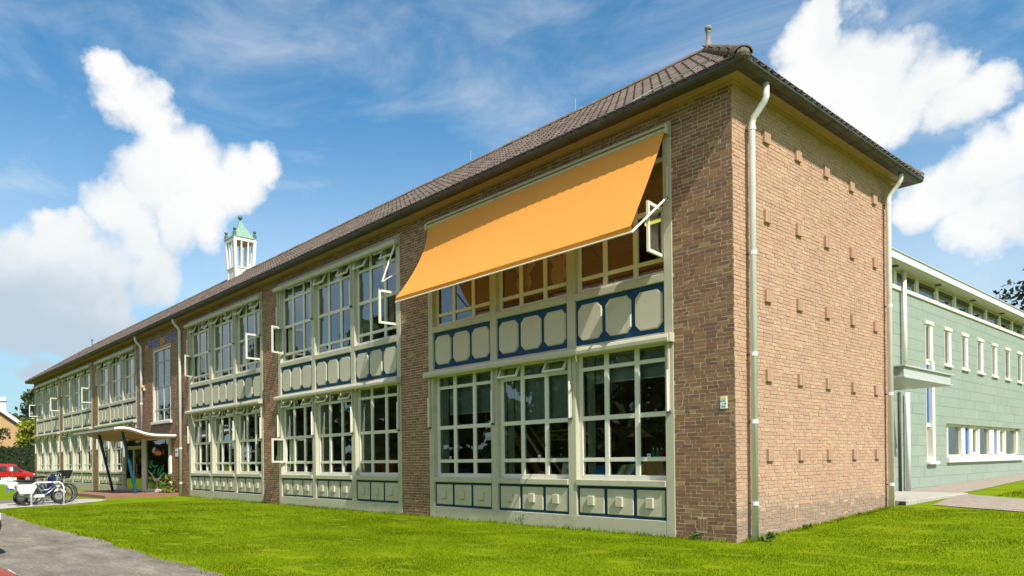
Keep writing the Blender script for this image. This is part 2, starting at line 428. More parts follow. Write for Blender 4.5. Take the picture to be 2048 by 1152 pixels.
def drape(name, poly, m, dz, kind='structure', h=0, jit=0):
    """flat patch that follows the ground: outline subdivided and filled with rows between two edges (first half there, second half back)"""
    n = len(poly)//2; A = poly[:n]; B = poly[n:][::-1]; V = []; F = []; K = 10
    segs = []
    for i in range(n-1):
        st = 0 if i == 0 else 1
        q = max(2, int(max(math.dist(A[i], A[i+1]), math.dist(B[i], B[i+1]))/.5))
        for j in range(st, q+1): segs.append((i, j/q))
    for (i, t) in segs:
        a = np.array(A[i])*(1-t)+np.array(A[i+1])*t; b = np.array(B[i])*(1-t)+np.array(B[i+1])*t
        if jit: a = a+RNG.normal(0, jit, 2)
        for k in range(K+1):
            p = a*(1-k/K)+b*k/K; V.append((p[0], p[1], zg(p[0], p[1])+dz+h))
    w = K+1
    for i in range(len(segs)-1):
        for k in range(K): F.append((i*w+k, (i+1)*w+k, (i+1)*w+k+1, i*w+k+1))
    if h:
        def skirt(ids):
            b0 = len(V)
            for q in ids: V.append((V[q][0], V[q][1], V[q][2]-h-.05))
            for j in range(len(ids)-1): F.append((ids[j], ids[j+1], b0+j+1, b0+j))
        S = len(segs)
        skirt([i*w for i in range(S)]); skirt([i*w+K for i in range(S)]); skirt(list(range(w))); skirt(list(range((S-1)*w, S*w)))
    me = bpy.data.meshes.new(name); me.from_pydata(V, [], F); me.materials.append(MATS[m]); me.update()
    return obj(name, me, kind=kind)
# the street runs along the lawn
drape('street', [(24,-7.38),(6,-7.36),(-2.8,-7.33),(-8,-7.32),(-13.6,-7.46),(-19.3,-7.34),(-21.3,-7.6),(-22.6,-9),(-24,-15),(24,-15)][:8]+[(-22.6,-15),(-21.3,-15),(-19.3,-15),(-13.6,-15),(-8,-15),(-2.8,-15),(6,-15),(24,-15)], 'street_surface', .012, jit=.05)
mat('old_asphalt', (.15, .135, .12), .9, .2, 20, .4, 60, stain=(.2, .19, .17, .6))
mat('porch_paver', (.27, .135, .095), .9, .2, 14, .3, 60, stain=(.16, .10, .08, .6))
mat('grey_paver', (.30, .25, .205), .9, .14, 9, .3, 60, stain=(.2, .17, .13, .7), sstain=2.5)
drape('bicycle_pad', [(-20.9,-7.2),(-21.6,-6.0),(-21.9,-5.0),(-23.2,-3.65),(-24.3,-3.15),(-26.0,-3.4),(-25.5,-4.2),(-25.1,-5.2),(-24.5,-6.6),(-24.2,-7.3)], 'concrete', .012)
drape('asphalt_strip', [(-24.2,-7.3),(-24.5,-6.6),(-25.5,-4.2),(-26.0,-3.4),(-29.6,-3.6),(-28.6,-4.6),(-28.6,-6.3),(-28.4,-7.3)], 'old_asphalt', .008)
APATH = drape('annex_path', [(.62,7.15),(1.41,6.75),(2.43,6.29),(4.5,5.4),(6.0,8.4),(3.2,9.0),(1.71,9.75),(.0,11.3)], 'grey_paver', .012)
drape('annex_side_path', [(-.02,11.2),(-.03,13.1),(-.3,19.3),(-.5,26),(-.6,34),(-1.48,34),(-1.48,26),(-1.48,19.3),(-1.48,13.1),(-1.48,11.2)], 'grey_paver', .010)
# concrete slabs of the annex path, laid a little unevenly
_d = Vector((.912, -.411, 0)); _n = Vector((.411, .912, 0)); _o = Vector((.62, 7.15, 0))
_me = []
for q in range(6):
    mb = MB(); mb.bbox(-.145, .145, -.145, .145, -.02, .016, 'grey_paver', .008); _me.append(mb.mesh('paving_slab'))
for i in range(15):
    for j in range(9):
        p = _o+_d*(.16+.302*i)+_n*(.20+.302*j+(.15 if i % 2 else 0))
        if _n.dot(p-_o) > 2.55-.0*i or _d.dot(p-_o) < .0 or (p.x < .36 and p.y < 11.3 and p.y > 6.8 and p.x < .36): continue
        # stay inside the path's outline
        e0 = p.y-(7.15-.45*(p.x-.62)); e1 = (11.3-.95*(p.x-.0))-p.y
        if e0 < .1 or e1 < .12: continue
        o = obj('paving_slab', _me[(i*5+j*3) % 6], APATH); z = float(zg(p.x, p.y))
        o.location = (p.x, p.y, z+.004+RNG.normal(0, .002)); o.rotation_euler = (.0375+RNG.normal(0, .004), RNG.normal(0, .004), math.atan2(_d.y, _d.x)+RNG.normal(0, .006))
# grass blades on the lawn near the viewer
_pr = np.random.default_rng(21); PATCH = [(q*math.cos(a), 1.7*q*math.sin(a), p) for q, a, p in zip(_pr.uniform(2.2, 9, 14), _pr.uniform(0, 6.28, 14), _pr.uniform(0, 6.28, 14))]
def blades(name, regions):
    Vs = []; Fs = []; Ts = []; b = 0
    for (x0, x1, y0, y1, dens, hgt, wid) in regions:
        n = int((x1-x0)*(y1-y0)*dens)
        x = RNG.uniform(x0, x1, n); y = RNG.uniform(y0, y1, n)
        s = np.sin(x*3.1+1.7*np.sin(y*2.3))+np.sin(y*4.3+1.3*np.sin(x*1.9)); h = hgt*RNG.uniform(.55, 1.25, n)*(1+.15*s)
        # worn, thatchy spots: fewer, straw coloured blades
        pt = sum(np.sin(x*fx+y*fy+ph) for fx, fy, ph in PATCH)/len(PATCH)**.5
        lush = sum(np.sin(x*fx*.28+y*fy*.28+ph*2) for fx, fy, ph in PATCH)/len(PATCH)**.5
        worn = pt > 1.0; keep = ~worn | (RNG.random(n) < .42); x, y, h, worn, lush = x[keep], y[keep], h[keep], worn[keep], lush[keep]; n = len(x); h = np.where(worn, h*.45, h)
        a = RNG.uniform(0, 2*np.pi, n); le = RNG.uniform(.1, .9, n)*h
        dx, dy = np.cos(a), np.sin(a); z = zg(x, y)
        w = wid*RNG.uniform(.6, 1.3, n)
        V = np.empty((n, 3, 3)); V[:,0] = np.c_[x-dy*w, y+dx*w, z]; V[:,1] = np.c_[x+dy*w, y-dx*w, z]; V[:,2] = np.c_[x+dx*le, y+dy*le, z+h]
        t = RNG.uniform(.75, 1.25, n)[:,None]*np.array([.150, .215, .003])
        pal = RNG.uniform(0, 1, n); t[pal > .9] = np.array([.28, .27, .03]); t[pal < .14] = np.array([.075, .14, .004]); t *= (1+.24*np.clip(lush, -1.5, 1.5))[:,None]; t[worn & (pal > .25)] = np.array([.30, .185, .06])
        Vs.append(V.reshape(-1, 3)); Fs.append(np.arange(b, b+3*n).reshape(-1, 3)); Ts.append(t); b += 3*n
    return obj(name, np_mesh(name, np.vstack(Vs), np.vstack(Fs), 'grass_blade', np.vstack(Ts)), kind='stuff')
mat('grass_blade', None, .8, .2, 1.2, attr=True, trans=.35, spec=.0)
blades('lawn_grass', [(-9,5.5,-7.25,-.04,2600,.021,.0034),(.05,6,-.04,6.3,1700,.022,.004),(-21,-9,-7.25,-.04,1000,.021,.006),(-5.5,5.5,-7.5,-7.25,500,.05,.005),
                      (-21,-5.5,-7.42,-7.25,350,.05,.007),(-25,0,-.16,-.01,900,.075,.007),(.02,.2,-.1,6.2,900,.07,.006),(2.2,6,9.6,16,300,.05,.01),(.9,2.2,10.6,16,300,.05,.01)])

# ------------------------------------------------------------------ the school
SCH = thing('school_building', 'long two storey brown brick school with tiled hipped roof and cream window bays', 'school', (-28, 3.4, 0))
WALLTOP = 7.42; WID = 6.77; XEND = -56.06
XR = [-1.139, -9.218, -17.30, -31.25, -39.55, -47.70]
XL = [-8.051, -16.130, -24.27, -38.40, -46.90, -55.30]
ENT = (-31.25, -24.27)                                   # the entrance wall between bays
TALL = (-28.88, -26.38, 3.26, 6.56); DOOR = (-32.75, -26.45, .10, 2.58)
core = MB()
piers = [(XR[0], -.007), (XR[1], XL[0]), (XR[2], XL[1]), (XR[4], XL[3]), (XR[5], XL[4]), (XEND, XL[5])]
for a, b in piers: core.box(a, b, .0022, .30, -.5, 7.2, 'mortar')
core.box(XEND, -.007, .0022, .30, 7.2, WALLTOP, 'mortar')
core.box(ENT[0], TALL[0], .0022, .30, 2.58, 7.2, 'mortar'); core.box(TALL[1], ENT[1], .0022, .30, -.5, 7.2, 'mortar')
core.box(TALL[0], TALL[1], .0022, .30, 2.58, TALL[2], 'mortar'); core.box(TALL[0], TALL[1], .0022, .30, TALL[3], 7.2, 'mortar')
FW = core.build('front_wall', SCH)
ew = MB(); ew.box(-.30, -.007, .30, WID, -.5, WALLTOP, 'mortar'); EW = ew.build('end_wall', SCH)
bw = MB(); bw.box(XEND, -.30, WID-.3, WID, -.5, WALLTOP, 'brick', tint=(.25,.16,.11)); bw.box(XEND, XEND+.3, .30, WID-.3, -.5, WALLTOP, 'brick', tint=(.25,.16,.11)); bw.build('back_wall', SCH)

# bricks, laid in a wild bond of stretchers and headers
CH, JT = .0643, .0115
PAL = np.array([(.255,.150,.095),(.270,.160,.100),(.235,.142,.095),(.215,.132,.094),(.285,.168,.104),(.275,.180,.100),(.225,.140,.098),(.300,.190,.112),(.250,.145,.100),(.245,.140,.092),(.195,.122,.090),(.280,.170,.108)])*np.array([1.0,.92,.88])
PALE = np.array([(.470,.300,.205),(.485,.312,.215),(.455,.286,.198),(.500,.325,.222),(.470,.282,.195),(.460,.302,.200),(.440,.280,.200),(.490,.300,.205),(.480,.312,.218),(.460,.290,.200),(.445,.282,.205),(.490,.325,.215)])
def course_bricks(u0, u1, z0, z1, grid0=0.0):
    out = []; k = math.ceil((z0-grid0)/CH-.01)
    while grid0+(k+1)*CH <= z1+.012:
        zc = grid0+(k+.5)*CH; u = u0 - (RNG.uniform(0, .11) if RNG.random() < .5 else 0); last = None; run = 0
        while u < u1-.02:
            ln = .198 if (RNG.random() < .66 and run < 4) else .093
            run = run+1 if ln > .15 else 0
            a = max(u, u0); e = u+ln
            if u1-e < .06: e = u1
            if e-a > .03: out.append((.5*(a+e), zc, e-a))
            u = e+JT
        k += 1
    return out
VENTS_E = [(1.09+1.168*i, 1.406+1.352*j) for i in range(5) for j in range(5)]
def near_vent(u, z): return any(abs(u-a) < .10 and abs(z-b) < .10 for a, b in VENTS_E)
LOWV_F = [(-.62, .26), (-8.62, .26), (-16.72, .26)]; LOWV_E = [(2.07, .37), (4.20, .38)]
BR = []      # (wall, u, z, len)
for a, b in piers: BR += [('f', *q) for q in course_bricks(a, min(b, 0), -.13, 7.2)]
BR += [('f', *q) for q in course_bricks(XEND, 0, 7.2, WALLTOP)]
for r in ((ENT[0], TALL[0], 2.58, 7.2), (TALL[1], ENT[1], -.13, 7.2), (TALL[0], TALL[1], 2.58, TALL[2]-.09), (TALL[0], TALL[1], TALL[3], 7.2)):
    BR += [('f', *q) for q in course_bricks(*r)]
BR += [('e', *q) for q in course_bricks(0.0, WID, -.1, WALLTOP)]
def cut(b):
    # bricks stop either side of the airbricks
    for u, z in (LOWV_F if b[0] == 'f' else LOWV_E):
        if abs(b[2]-z) < .115 and abs(b[1]-u) < .088+b[3]/2:
            return [(b[0], .5*(p+q), b[2], q-p) for p, q in ((b[1]-b[3]/2, min(b[1]+b[3]/2, u-.088)), (max(b[1]-b[3]/2, u+.088), b[1]+b[3]/2)) if q-p > .025]
    return [b]
BR = [q for b in BR for q in cut(b)]
def brick_pos(b): return Vector((b[1], 0, b[2])) if b[0] == 'f' else Vector((0, b[1], b[2]))
def brick_size(b):
    p = brick_pos(b)-CAMP; n = Vector((0,-1,0)) if b[0] == 'f' else Vector((1,0,0)); d = p.length
    return b[3]*abs(p.dot(n))/d/d/d if b[2] > .25 else 0
order = sorted(range(len(BR)), key=lambda i: -brick_size(BR[i])); single = set(order[:300])
def unit_brick(col, wall, seed):
    r = np.random.default_rng(seed)
    if wall == 'f': V = np.array([(x, y, z) for y in (0, 1) for (x, z) in ((-.5,-.5),(.5,-.5),(.5,.5),(-.5,.5))], float)
    else: V = np.array([(-y, x, z) for y in (0, 1) for (x, z) in ((-.5,-.5),(.5,-.5),(.5,.5),(-.5,.5))], float)
    return V
BF = np.array([(0,1,2,3),(1,5,6,2),(2,6,7,3),(3,7,4,0),(4,5,1,0)])
DEPTH = .022
def brick_verts(b):
    """8 corners in metres about the brick's centre, a little uneven as hand made bricks are"""
    V = unit_brick(None, b[0], 0).copy(); s = b[3]; h = CH-JT
    fr = float(np.clip(RNG.normal(0, .0007 if b[0] == 'f' else .0016), -.0014 if b[0] == 'f' else -.0035, .0028 if b[0] == 'e' else .0014))*(1 if b[0] == 'e' else 1)
    if b[0] == 'f':
        V[:,0] *= s; V[:,2] *= h; V[:,1] = np.where(V[:,1] > .5, DEPTH, fr)
    else:
        V[:,1] *= s; V[:,2] *= h; V[:,0] = np.where(V[:,0] < -.5, -DEPTH, fr)
    V += RNG.normal(0, 1, V.shape)*(np.array([.0024, .0004, .0028]) if b[0] == 'f' else np.array([.0008, .0024, .0028]))
    return V
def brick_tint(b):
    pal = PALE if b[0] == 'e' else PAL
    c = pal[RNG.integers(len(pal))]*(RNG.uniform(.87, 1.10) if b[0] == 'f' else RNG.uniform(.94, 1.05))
    if b[2] < .62+RNG.normal(0, .16): c = c*(1-.25*(b[2] < .5)) * .6+np.array([.30,.255,.215])*.4 if (b[0] == 'e') else c*.9   # lime and splash water near the ground
    if b[0] == 'f' and RNG.random() < .05: c = np.array([.34,.235,.115])
    return c
VB = []; FB = []; TB = []; nb = 0
variants = {}
for w in 'fe':
    for q in range(45):
        for ln in (.198, .093):
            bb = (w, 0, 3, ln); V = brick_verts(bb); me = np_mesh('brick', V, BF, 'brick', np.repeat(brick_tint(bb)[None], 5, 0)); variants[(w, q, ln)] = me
for i, b in enumerate(BR):
    if i in single:
        ln = .198 if b[3] > .15 else .093
        o = bpy.data.objects.new('brick', variants[(b[0], int(RNG.integers(45)), ln)]); COL.objects.link(o)
        o.location = brick_pos(b); o.parent = FW if b[0] == 'f' else EW
        if b[0] == 'f': o.scale.x = b[3]/ln
        else: o.scale.y = b[3]/ln
    else:
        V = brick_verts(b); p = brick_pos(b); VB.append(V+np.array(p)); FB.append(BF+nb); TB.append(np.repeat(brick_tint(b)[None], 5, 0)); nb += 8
obj('brickwork', np_mesh('brickwork', np.vstack(VB), np.vstack(FB), 'brick', np.vstack(TB)), SCH, kind='stuff')
# upright bricks standing proud on the end wall, and the slotted airbricks low down
def vent_mesh(axis, w, h, proud, n, gap, tintp):
    mb = MB(); bwid = (w-gap*(n-1))/n
    for i in range(n):
        a = -w/2+i*(bwid+gap); c = tuple(tintp[RNG.integers(len(tintp))])
        if axis == 'x': mb.box(-.02, proud+RNG.normal(0, .001), a, a+bwid, -h/2, h/2, 'brick', tint=c)
        else: mb.box(a, a+bwid, -proud, .02, -h/2, h/2, 'brick', tint=c)
    return mb
for u, z in VENTS_E:
    vent_mesh('x', .205, .205, .045, 4, .005, PALE*.92).build('projecting_bricks', SCH, loc=None).location = (0, 0, 0)
    o = bpy.context.scene.objects[-1] if False else COL.objects[-1]
    o.matrix_parent_inverse = Matrix.Translation(-Vector(SCH.location)) @ Matrix.Translation((0, u, z))
for (u, z), ax in [(q, 'y') for q in LOWV_F]+[(q, 'x') for q in LOWV_E]:
    o = vent_mesh(ax, .155, .19, .004, 3, .022, PAL if ax == 'y' else PALE*.9).build('airbrick', SCH)
    o.matrix_parent_inverse = Matrix.Translation(-Vector(SCH.location)) @ Matrix.Translation((u, 0, z) if ax == 'y' else (0, u, z))

# ---- window bays
BW0 = 6.912; JAMB = .173; OP = 2.052; PW = .205
ox = [JAMB+i*(OP+PW) for i in range(3)]                      # openings from the bay's left edge
def bay_frame():
    m = MB(); w = BW0
    m.bbox(0, JAMB, -.012, .20, -.45, 7.2, 'frame_paint', .006); m.bbox(w-JAMB, w, -.012, .20, -.45, 7.2, 'frame_paint', .006)
    m.bbox(JAMB-.004, w-JAMB+.004, -.008, .20, -.45, .275, 'frame_paint', .006); m.bbox(JAMB-.004, w-JAMB+.004, -.008, .20, 7.10, 7.195, 'frame_paint', .005)
    return m.mesh('bay_frame')
def post(): m = MB(); m.bbox(0, PW, -.004, .20, .276, 7.099, 'frame_paint', .006); return m.mesh('post')
def beam(): m = MB(); m.box(.001, OP-.001, .02, .20, 3.42, 3.575, 'frame_paint'); return m.mesh('floor_beam')
def sill(z0, z1): m = MB(); m.bbox(.002, OP-.002, -.03 if z0 < 2 else -.012, .17, z0, z1, 'frame_paint', .012); return m.mesh('window_sill')
def board(z0, z1): m = MB(); m.box(.002, OP-.002, .045, .12, z0, z1, 'blue_paint'); return m.mesh('spandrel_board')
def octagon():
    m = MB(); w, h, c, b = .590, .70, .105, .016
    o = [(c,0),(w-c,0),(w,c),(w,h-c),(w-c,h),(c,h),(0,h-c),(0,c)]; cx, cy = w/2, h/2
    i_ = [((x-cx)*(1-2*b/w)+cx, (y-cy)*(1-2*b/h)+cy) for x, y in o]
    vs = [(x, .046, z) for x, z in o]+[(x, .014, z) for x, z in i_]
    m.add(vs, [tuple(range(8, 16))]+[(k, (k+1) % 8, (k+1) % 8+8, k+8) for k in range(8)], 'panel_paint'); return m.mesh('octagon_panel')
def square(): m = MB(); m.bbox(0, .60, .020, .046, 0, .475, 'panel_paint', .012); return m.mesh('square_panel')
def block(): m = MB(); m.bbox(0, .155, -.028, .021, 0, .185, 'panel_paint', .008); return m.mesh('raised_block')
COLS = [(.075, .625), (.715, 1.325), (1.415, 1.977)]
ROWS = [[(1.055, 1.320), (1.385, 2.115), (2.190, 3.080), (3.140, 3.365)], [(4.665, 4.840), (4.905, 5.720), (5.800, 6.610), (6.680, 7.020)]]
FZ = [(.98, 3.42), (4.60, 7.10)]
Y0, Y1 = .105, .165
def window_frame(fl):
    m = MB(); z0, z1 = FZ[fl]; r = ROWS[fl]
    m.box(.001, COLS[0][0], Y0, Y1, z0, z1, 'window_paint'); m.box(COLS[2][1], OP-.001, Y0, Y1, z0, z1, 'window_paint')
    for a, b in ((z0, r[0][0]), (r[3][1], z1)): m.box(COLS[0][0], COLS[2][1], Y0-.004, Y1, a, b, 'window_paint')
    for i in (0, 1): m.box(COLS[i][1], COLS[i+1][0], Y0+.003, Y1, r[0][0], r[3][1], 'window_paint')
    for j in range(3):
        for i in range(3): m.box(COLS[i][0], COLS[i][1], Y0+.010, Y1, r[j][1], r[j+1][0], 'window_paint')
    # thin glazing beads give each pane its rebate
    for (a, b) in COLS:
        for (c, d) in r:
            m.box(a, a+.012, Y0+.018, .13, c, d, 'window_paint'); m.box(b-.012, b, Y0+.018, .13, c, d, 'window_paint'); m.box(a+.012, b-.012, Y0+.018, .13, c, c+.012, 'window_paint')
    return m.mesh('window')
def pane(c, r_):
    m = MB(); t = RNG.normal(0, .0025, 2)
    m.add([(c[0]+.004, .140+t[0], r_[0]+.004), (c[1]-.004, .140+t[1], r_[0]+.004), (c[1]-.004, .140+t[1], r_[1]-.004), (c[0]+.004, .140+t[0], r_[1]-.004)], [(0,1,2,3)], 'glass'); return m.mesh('pane')
def sash(w, h, m, fw=.045):
    """openable leaf about its lower left corner, with its pane"""
    m.box(0, fw, -.02, .02, 0, h, 'window_paint'); m.box(w-fw, w, -.02, .02, 0, h, 'window_paint'); m.box(fw, w-fw, -.02, .02, 0, fw, 'window_paint'); m.box(fw, w-fw, -.02, .02, h-fw, h, 'window_paint')
    m.add([(fw, 0, fw), (w-fw, 0, fw), (w-fw, 0, h-fw), (fw, 0, h-fw)], [(0,1,2,3)], 'glass')
ME = dict(frame=bay_frame(), post=post(), beam=beam(), oct=octagon(), sq=square(), block=block(),
          sill=[sill(.86, .979), sill(4.455, 4.599)], board=[board(.276, .858), board(3.576, 4.453)], win=[window_frame(0), window_frame(1)])
ME['pane'] = {(f, i, j): pane(COLS[i], ROWS[f][j]) for f in (0, 1) for i in range(3) for j in range(4)}
def hopper(f, i, tilt):
    c, r_ = COLS[i], ROWS[f][3]; m = MB(); w = c[1]-c[0]+.03; h = r_[1]-r_[0]+.05; s = MB(); sash(w, h, s, .038)
    T = Matrix.Translation((c[0]-.015, .085, r_[1]+.02)) @ Matrix.Rotation(-R(tilt), 4, 'X') @ Matrix.Translation((0, 0, -h))
    s.v = [tuple(T @ Vector(v)) for v in s.v]; return s.mesh('hopper_sash')
def casement(f, i, side, ang):
    c, r_ = COLS[i], ROWS[f][1]; w = c[1]-c[0]+.03; h = r_[1]-r_[0]+.05; s = MB(); sash(w, h, s, .058)
    if side == 'L': T = Matrix.Translation((c[0]-.015, .085, r_[0]-.025)) @ Matrix.Rotation(-R(ang), 4, 'Z')
    else: T = Matrix.Translation((c[1]+.015, .085, r_[0]-.025)) @ Matrix.Rotation(R(ang), 4, 'Z') @ Matrix.Translation((-w, 0, 0))
    s.v = [tuple(T @ Vector(v)) for v in s.v]; return s.mesh('casement_sash')
ME['hop'] = {(f, i, q): hopper(f, i, 24+3*q) for f in (0, 1) for i in (0, 2) for q in range(3)}
ALL = [(1,1)]*3
HOP = {(0,0): [(0,0),(1,1),(0,0)], (0,1): [(0,0),(0,0),(0,1)], (1,0): [(1,1),(1,1),(0,0)], (1,1): [(0,0),(1,1),(1,1)], (2,0): [(0,1),(1,1),(1,1)], (2,1): ALL,
       (3,0): ALL, (3,1): [(1,1),(1,0),(1,1)], (4,0): ALL, (4,1): ALL, (5,0): ALL, (5,1): ALL}
CAS = {(0,1,2): ('R', 98), (1,1,0): ('L', 66), (1,1,2): ('R', 90), (1,0,0): ('L', 70), (2,1,2): ('R', 92), (2,1,0): ('L', 50), (4,1,2): ('R', 92), (5,1,2): ('R', 92), (5,1,0): ('L', 92)}
far = MB()
def child(name, me, parent, loc=(0,0,0), sx=1):
    o = bpy.data.objects.new(name, me); COL.objects.link(o); o.location = loc; o.scale.x = sx; adopt(o, parent); return o
for b in range(6):
    sx = (XR[b]-XL[b])/BW0; X0 = XL[b]
    child('bay_frame', ME['frame'], SCH, (X0, 0, 0), sx)
    for k in (1, 2): child('post', ME['post'], SCH, (X0+sx*(ox[k]-PW), 0, 0), sx)
    for w in range(3):
        xo = X0+sx*ox[w]
        child('floor_beam', ME['beam'], SCH, (xo, 0, 0), sx)
        lo = child('spandrel_board', ME['board'][0], SCH, (xo, 0, 0), sx); hi = child('spandrel_board', ME['board'][1], SCH, (xo, 0, 0), sx)
        for k in range(3):
            child('square_panel', ME['sq'], lo, (.055+k*.672, 0, .330)); child('raised_block', ME['block'], lo, (.055+k*.672+.222, 0, .480))
            child('octagon_panel', ME['oct'], hi, (.056+k*.675, 0, 3.665))
        for f in (0, 1):
            W_ = child('window', ME['win'][f], SCH, (xo, 0, 0), sx)
            child('window_sill', ME['sill'][f], W_)
            hop = HOP[(b, f)][w]; cas = CAS.get((b, f, w))
            for i in range(3):
                for j in range(4):
                    if j == 3 and ((i == 0 and hop[0]) or (i == 2 and hop[1])):
                        child('hopper_sash', ME['hop'][(f, i, (b+w+f) % 3)], W_); continue
                    if j == 1 and cas and ((cas[0] == 'L' and i == 0) or (cas[0] == 'R' and i == 2)):
                        child('casement_sash', casement(f, i, *cas), W_); continue
                    if b < 4: child('pane', ME['pane'][(f, i, j)], W_)
                    else:
                        c, r_ = COLS[i], ROWS[f][j]
                        far.add([(xo+sx*x, .14, z) for x, z in ((c[0], r_[0]), (c[1], r_[0]), (c[1], r_[1]), (c[0], r_[1]))], [(0,1,2,3)], 'glass')
far.build('far_panes', SCH, kind='stuff')

# ---- eaves: mouldings, gutter with its straps, roof
def loop(prof, m, name, parent, closed=False, x0=XEND, x1=0., y0=0., y1=WID):
    """profile of (outward, height) carried round the four sides with mitred corners"""
    mb = MB(); n = len(prof); cs = [(x0,y0,-1,-1),(x1,y0,1,-1),(x1,y1,1,1),(x0,y1,-1,1)]
    vs = [(cx+sx*d, cy+sy*d, z) for (cx, cy, sx, sy) in cs for d, z in prof]; fs = []
    rng = range(n) if closed else range(n-1)
    for k in range(4):
        for i in rng: fs.append((k*n+i, ((k+1) % 4)*n+i, ((k+1) % 4)*n+(i+1) % n, k*n+(i+1) % n))
    return mb.add(vs, fs, m).build(name, parent)
loop([(-.02,7.372),(.085,7.372),(.085,7.405),(.10,7.42),(.235,7.425),(.235,7.47),(-.02,7.47)], 'soffit_paint', 'eaves_moulding', SCH, True)
GUT = loop([(.225,7.452),(.24,7.412),(.40,7.385),(.455,7.392),(.492,7.425),(.50,7.50),(.512,7.508),(.506,7.520),(.492,7.518),(.485,7.44),(.45,7.412),(.26,7.432),(.24,7.46)], 'gutter_metal', 'gutter', SCH, True)
def strap(T):
    mb = MB(); pts = [(.225,7.445),(.238,7.404),(.40,7.376),(.46,7.384),(.499,7.422),(.506,7.498)]
    vs = [T @ Vector((x, -d, z)) for x in (-.014, .014) for d, z in pts]; n = len(pts)
    mb.add(vs, [(i, i+1, n+i+1, n+i) for i in range(n-1)], 'gutter_metal'); return mb
for k in range(62): strap(Matrix.Translation((-.35-.905*k, 0, 0))).build('gutter_strap', GUT)
for k in range(11): strap(Matrix.Translation((0, .22+.615*k, 0)) @ Matrix.Rotation(R(90), 4, 'Z')).build('gutter_strap', GUT)
RY, RZ, EY, EZ = 3.385, 10.17, -.46, 7.46; RXA, RXB = -2.42, XEND+2.42
EXA, EXB = .46, XEND-.46; EYB = WID+.46
dk = MB(); dk.add([(EXB,EY,EZ),(EXA,EY,EZ),(EXA,EYB,EZ),(EXB,EYB,EZ),(RXB,RY,RZ),(RXA,RY,RZ)], [(0,1,5,4),(1,2,5),(2,3,4,5),(3,0,4),(3,2,1,0)], 'deck')
ROOF = dk.build('roof', SCH)
TW, TE = .2015, .345                                      # tile gauge across and up the slope
prof_u = np.array([0, .12, .30, .48, .62, .74, .87, 1.0]); prof_h = np.array([.016, .004, .000, .004, .018, .040, .046, .020])
def tile_verts(jit=True):
    V = []
    for v, lift in ((-.03, .030), (TE+.04, .006)):
        for u, h in zip(prof_u, prof_h): V.append((u*TW*1.02, v, h+lift))
    for u, h in zip(prof_u, prof_h): V.append((u*TW*1.02, -.03, h+.030-.020))
    return np.array(V)
TF = np.array([(i, i+1, 8+i+1, 8+i) for i in range(7)]+[(16+i, 16+i+1, i+1, i) for i in range(7)]+[(7, 23, 15, 15)])[:14]
TPAL = np.array([(.150,.108,.084),(.170,.122,.094),(.135,.098,.080),(.185,.132,.100),(.125,.090,.074),(.160,.120,.098),(.178,.118,.088)])*np.array([.70,.74,.78])
def slope_tiles(origin, U, V_, N, width, ua, ub, rows, far_ok=True):
    """tiles over a slope; ua(v), ub(v) bound each row between the hips"""
    out = []
    for r_ in range(rows):
        v = r_*TE
        for c in range(int(width/TW)+1):
            u = c*TW
            if u < ua(v+.1) - .03 or u+TW > ub(v+.1)+.06: continue
            out.append((origin+U*u+V_*v, U, V_, N))
    return out
slopeF = Vector((0, RY-EY, RZ-EZ)); LF = slopeF.length; VF = slopeF.normalized(); NF = Vector((1,0,0)).cross(VF)
tiles = []
hipx = (EXA-RXA)
tiles += [('f',)+t for t in slope_tiles(Vector((EXB, EY, EZ)), Vector((1,0,0)), VF, NF, EXA-EXB, lambda v: hipx*v/LF, lambda v: (EXA-EXB)-hipx*v/LF, int(LF/TE))]
slopeE = Vector((RXA-EXA, 0, RZ-EZ)); LE = slopeE.length; VE = slopeE.normalized(); UE = Vector((0,1,0)); NE = UE.cross(VE)
tiles += [('e',)+t for t in slope_tiles(Vector((EXA, EY, EZ)), UE, VE, NE, EYB-EY, lambda v: (RY-EY)*v/LE, lambda v: (EYB-EY)-(RY-EY)*v/LE, int(LE/TE))]
def tsize(t):
    p = t[1]+t[2]*.1+t[3]*.17-CAMP; return -1 if t[0] == 'e' else 1/p.length**2
o_ = sorted(range(len(tiles)), key=lambda i: -tsize(tiles[i])); tsingle = set(o_[:300])
tv = tile_verts(); tvar = [np_mesh('roof_tile', tv+RNG.normal(0, .0012, tv.shape), TF, 'roof_tile', np.repeat((TPAL[q % 7]*RNG.uniform(.85, 1.15))[None], len(TF), 0)) for q in range(14)]
VB, FB, TB, nb = [], [], [], 0
for i, (s_, p, U, V_, N_) in enumerate(tiles):
    if i in tsingle:
        o = bpy.data.objects.new('roof_tile', tvar[int(RNG.integers(14))]); COL.objects.link(o); o.parent = ROOF
        Mx = Matrix.Identity(4)
        for k in range(3): Mx[k][0], Mx[k][1], Mx[k][2], Mx[k][3] = U[k], V_[k], N_[k], p[k]
        o.matrix_local = Mx @ Matrix.Rotation(RNG.normal(0, .006), 4, 'Z')
    else:
        A = np.array([U, V_, N_]); w_ = tv+RNG.normal(0, .0025, (1, 3))
        VB.append(w_ @ A + np.array(p)); FB.append(TF+nb); TB.append(np.repeat((TPAL[RNG.integers(7)]*RNG.uniform(.85, 1.15))[None], len(TF), 0)); nb += len(tv)
tf = obj('tile_field', np_mesh('tile_field', np.vstack(VB), np.vstack(FB), 'roof_tile', np.vstack(TB)), SCH, kind='stuff')
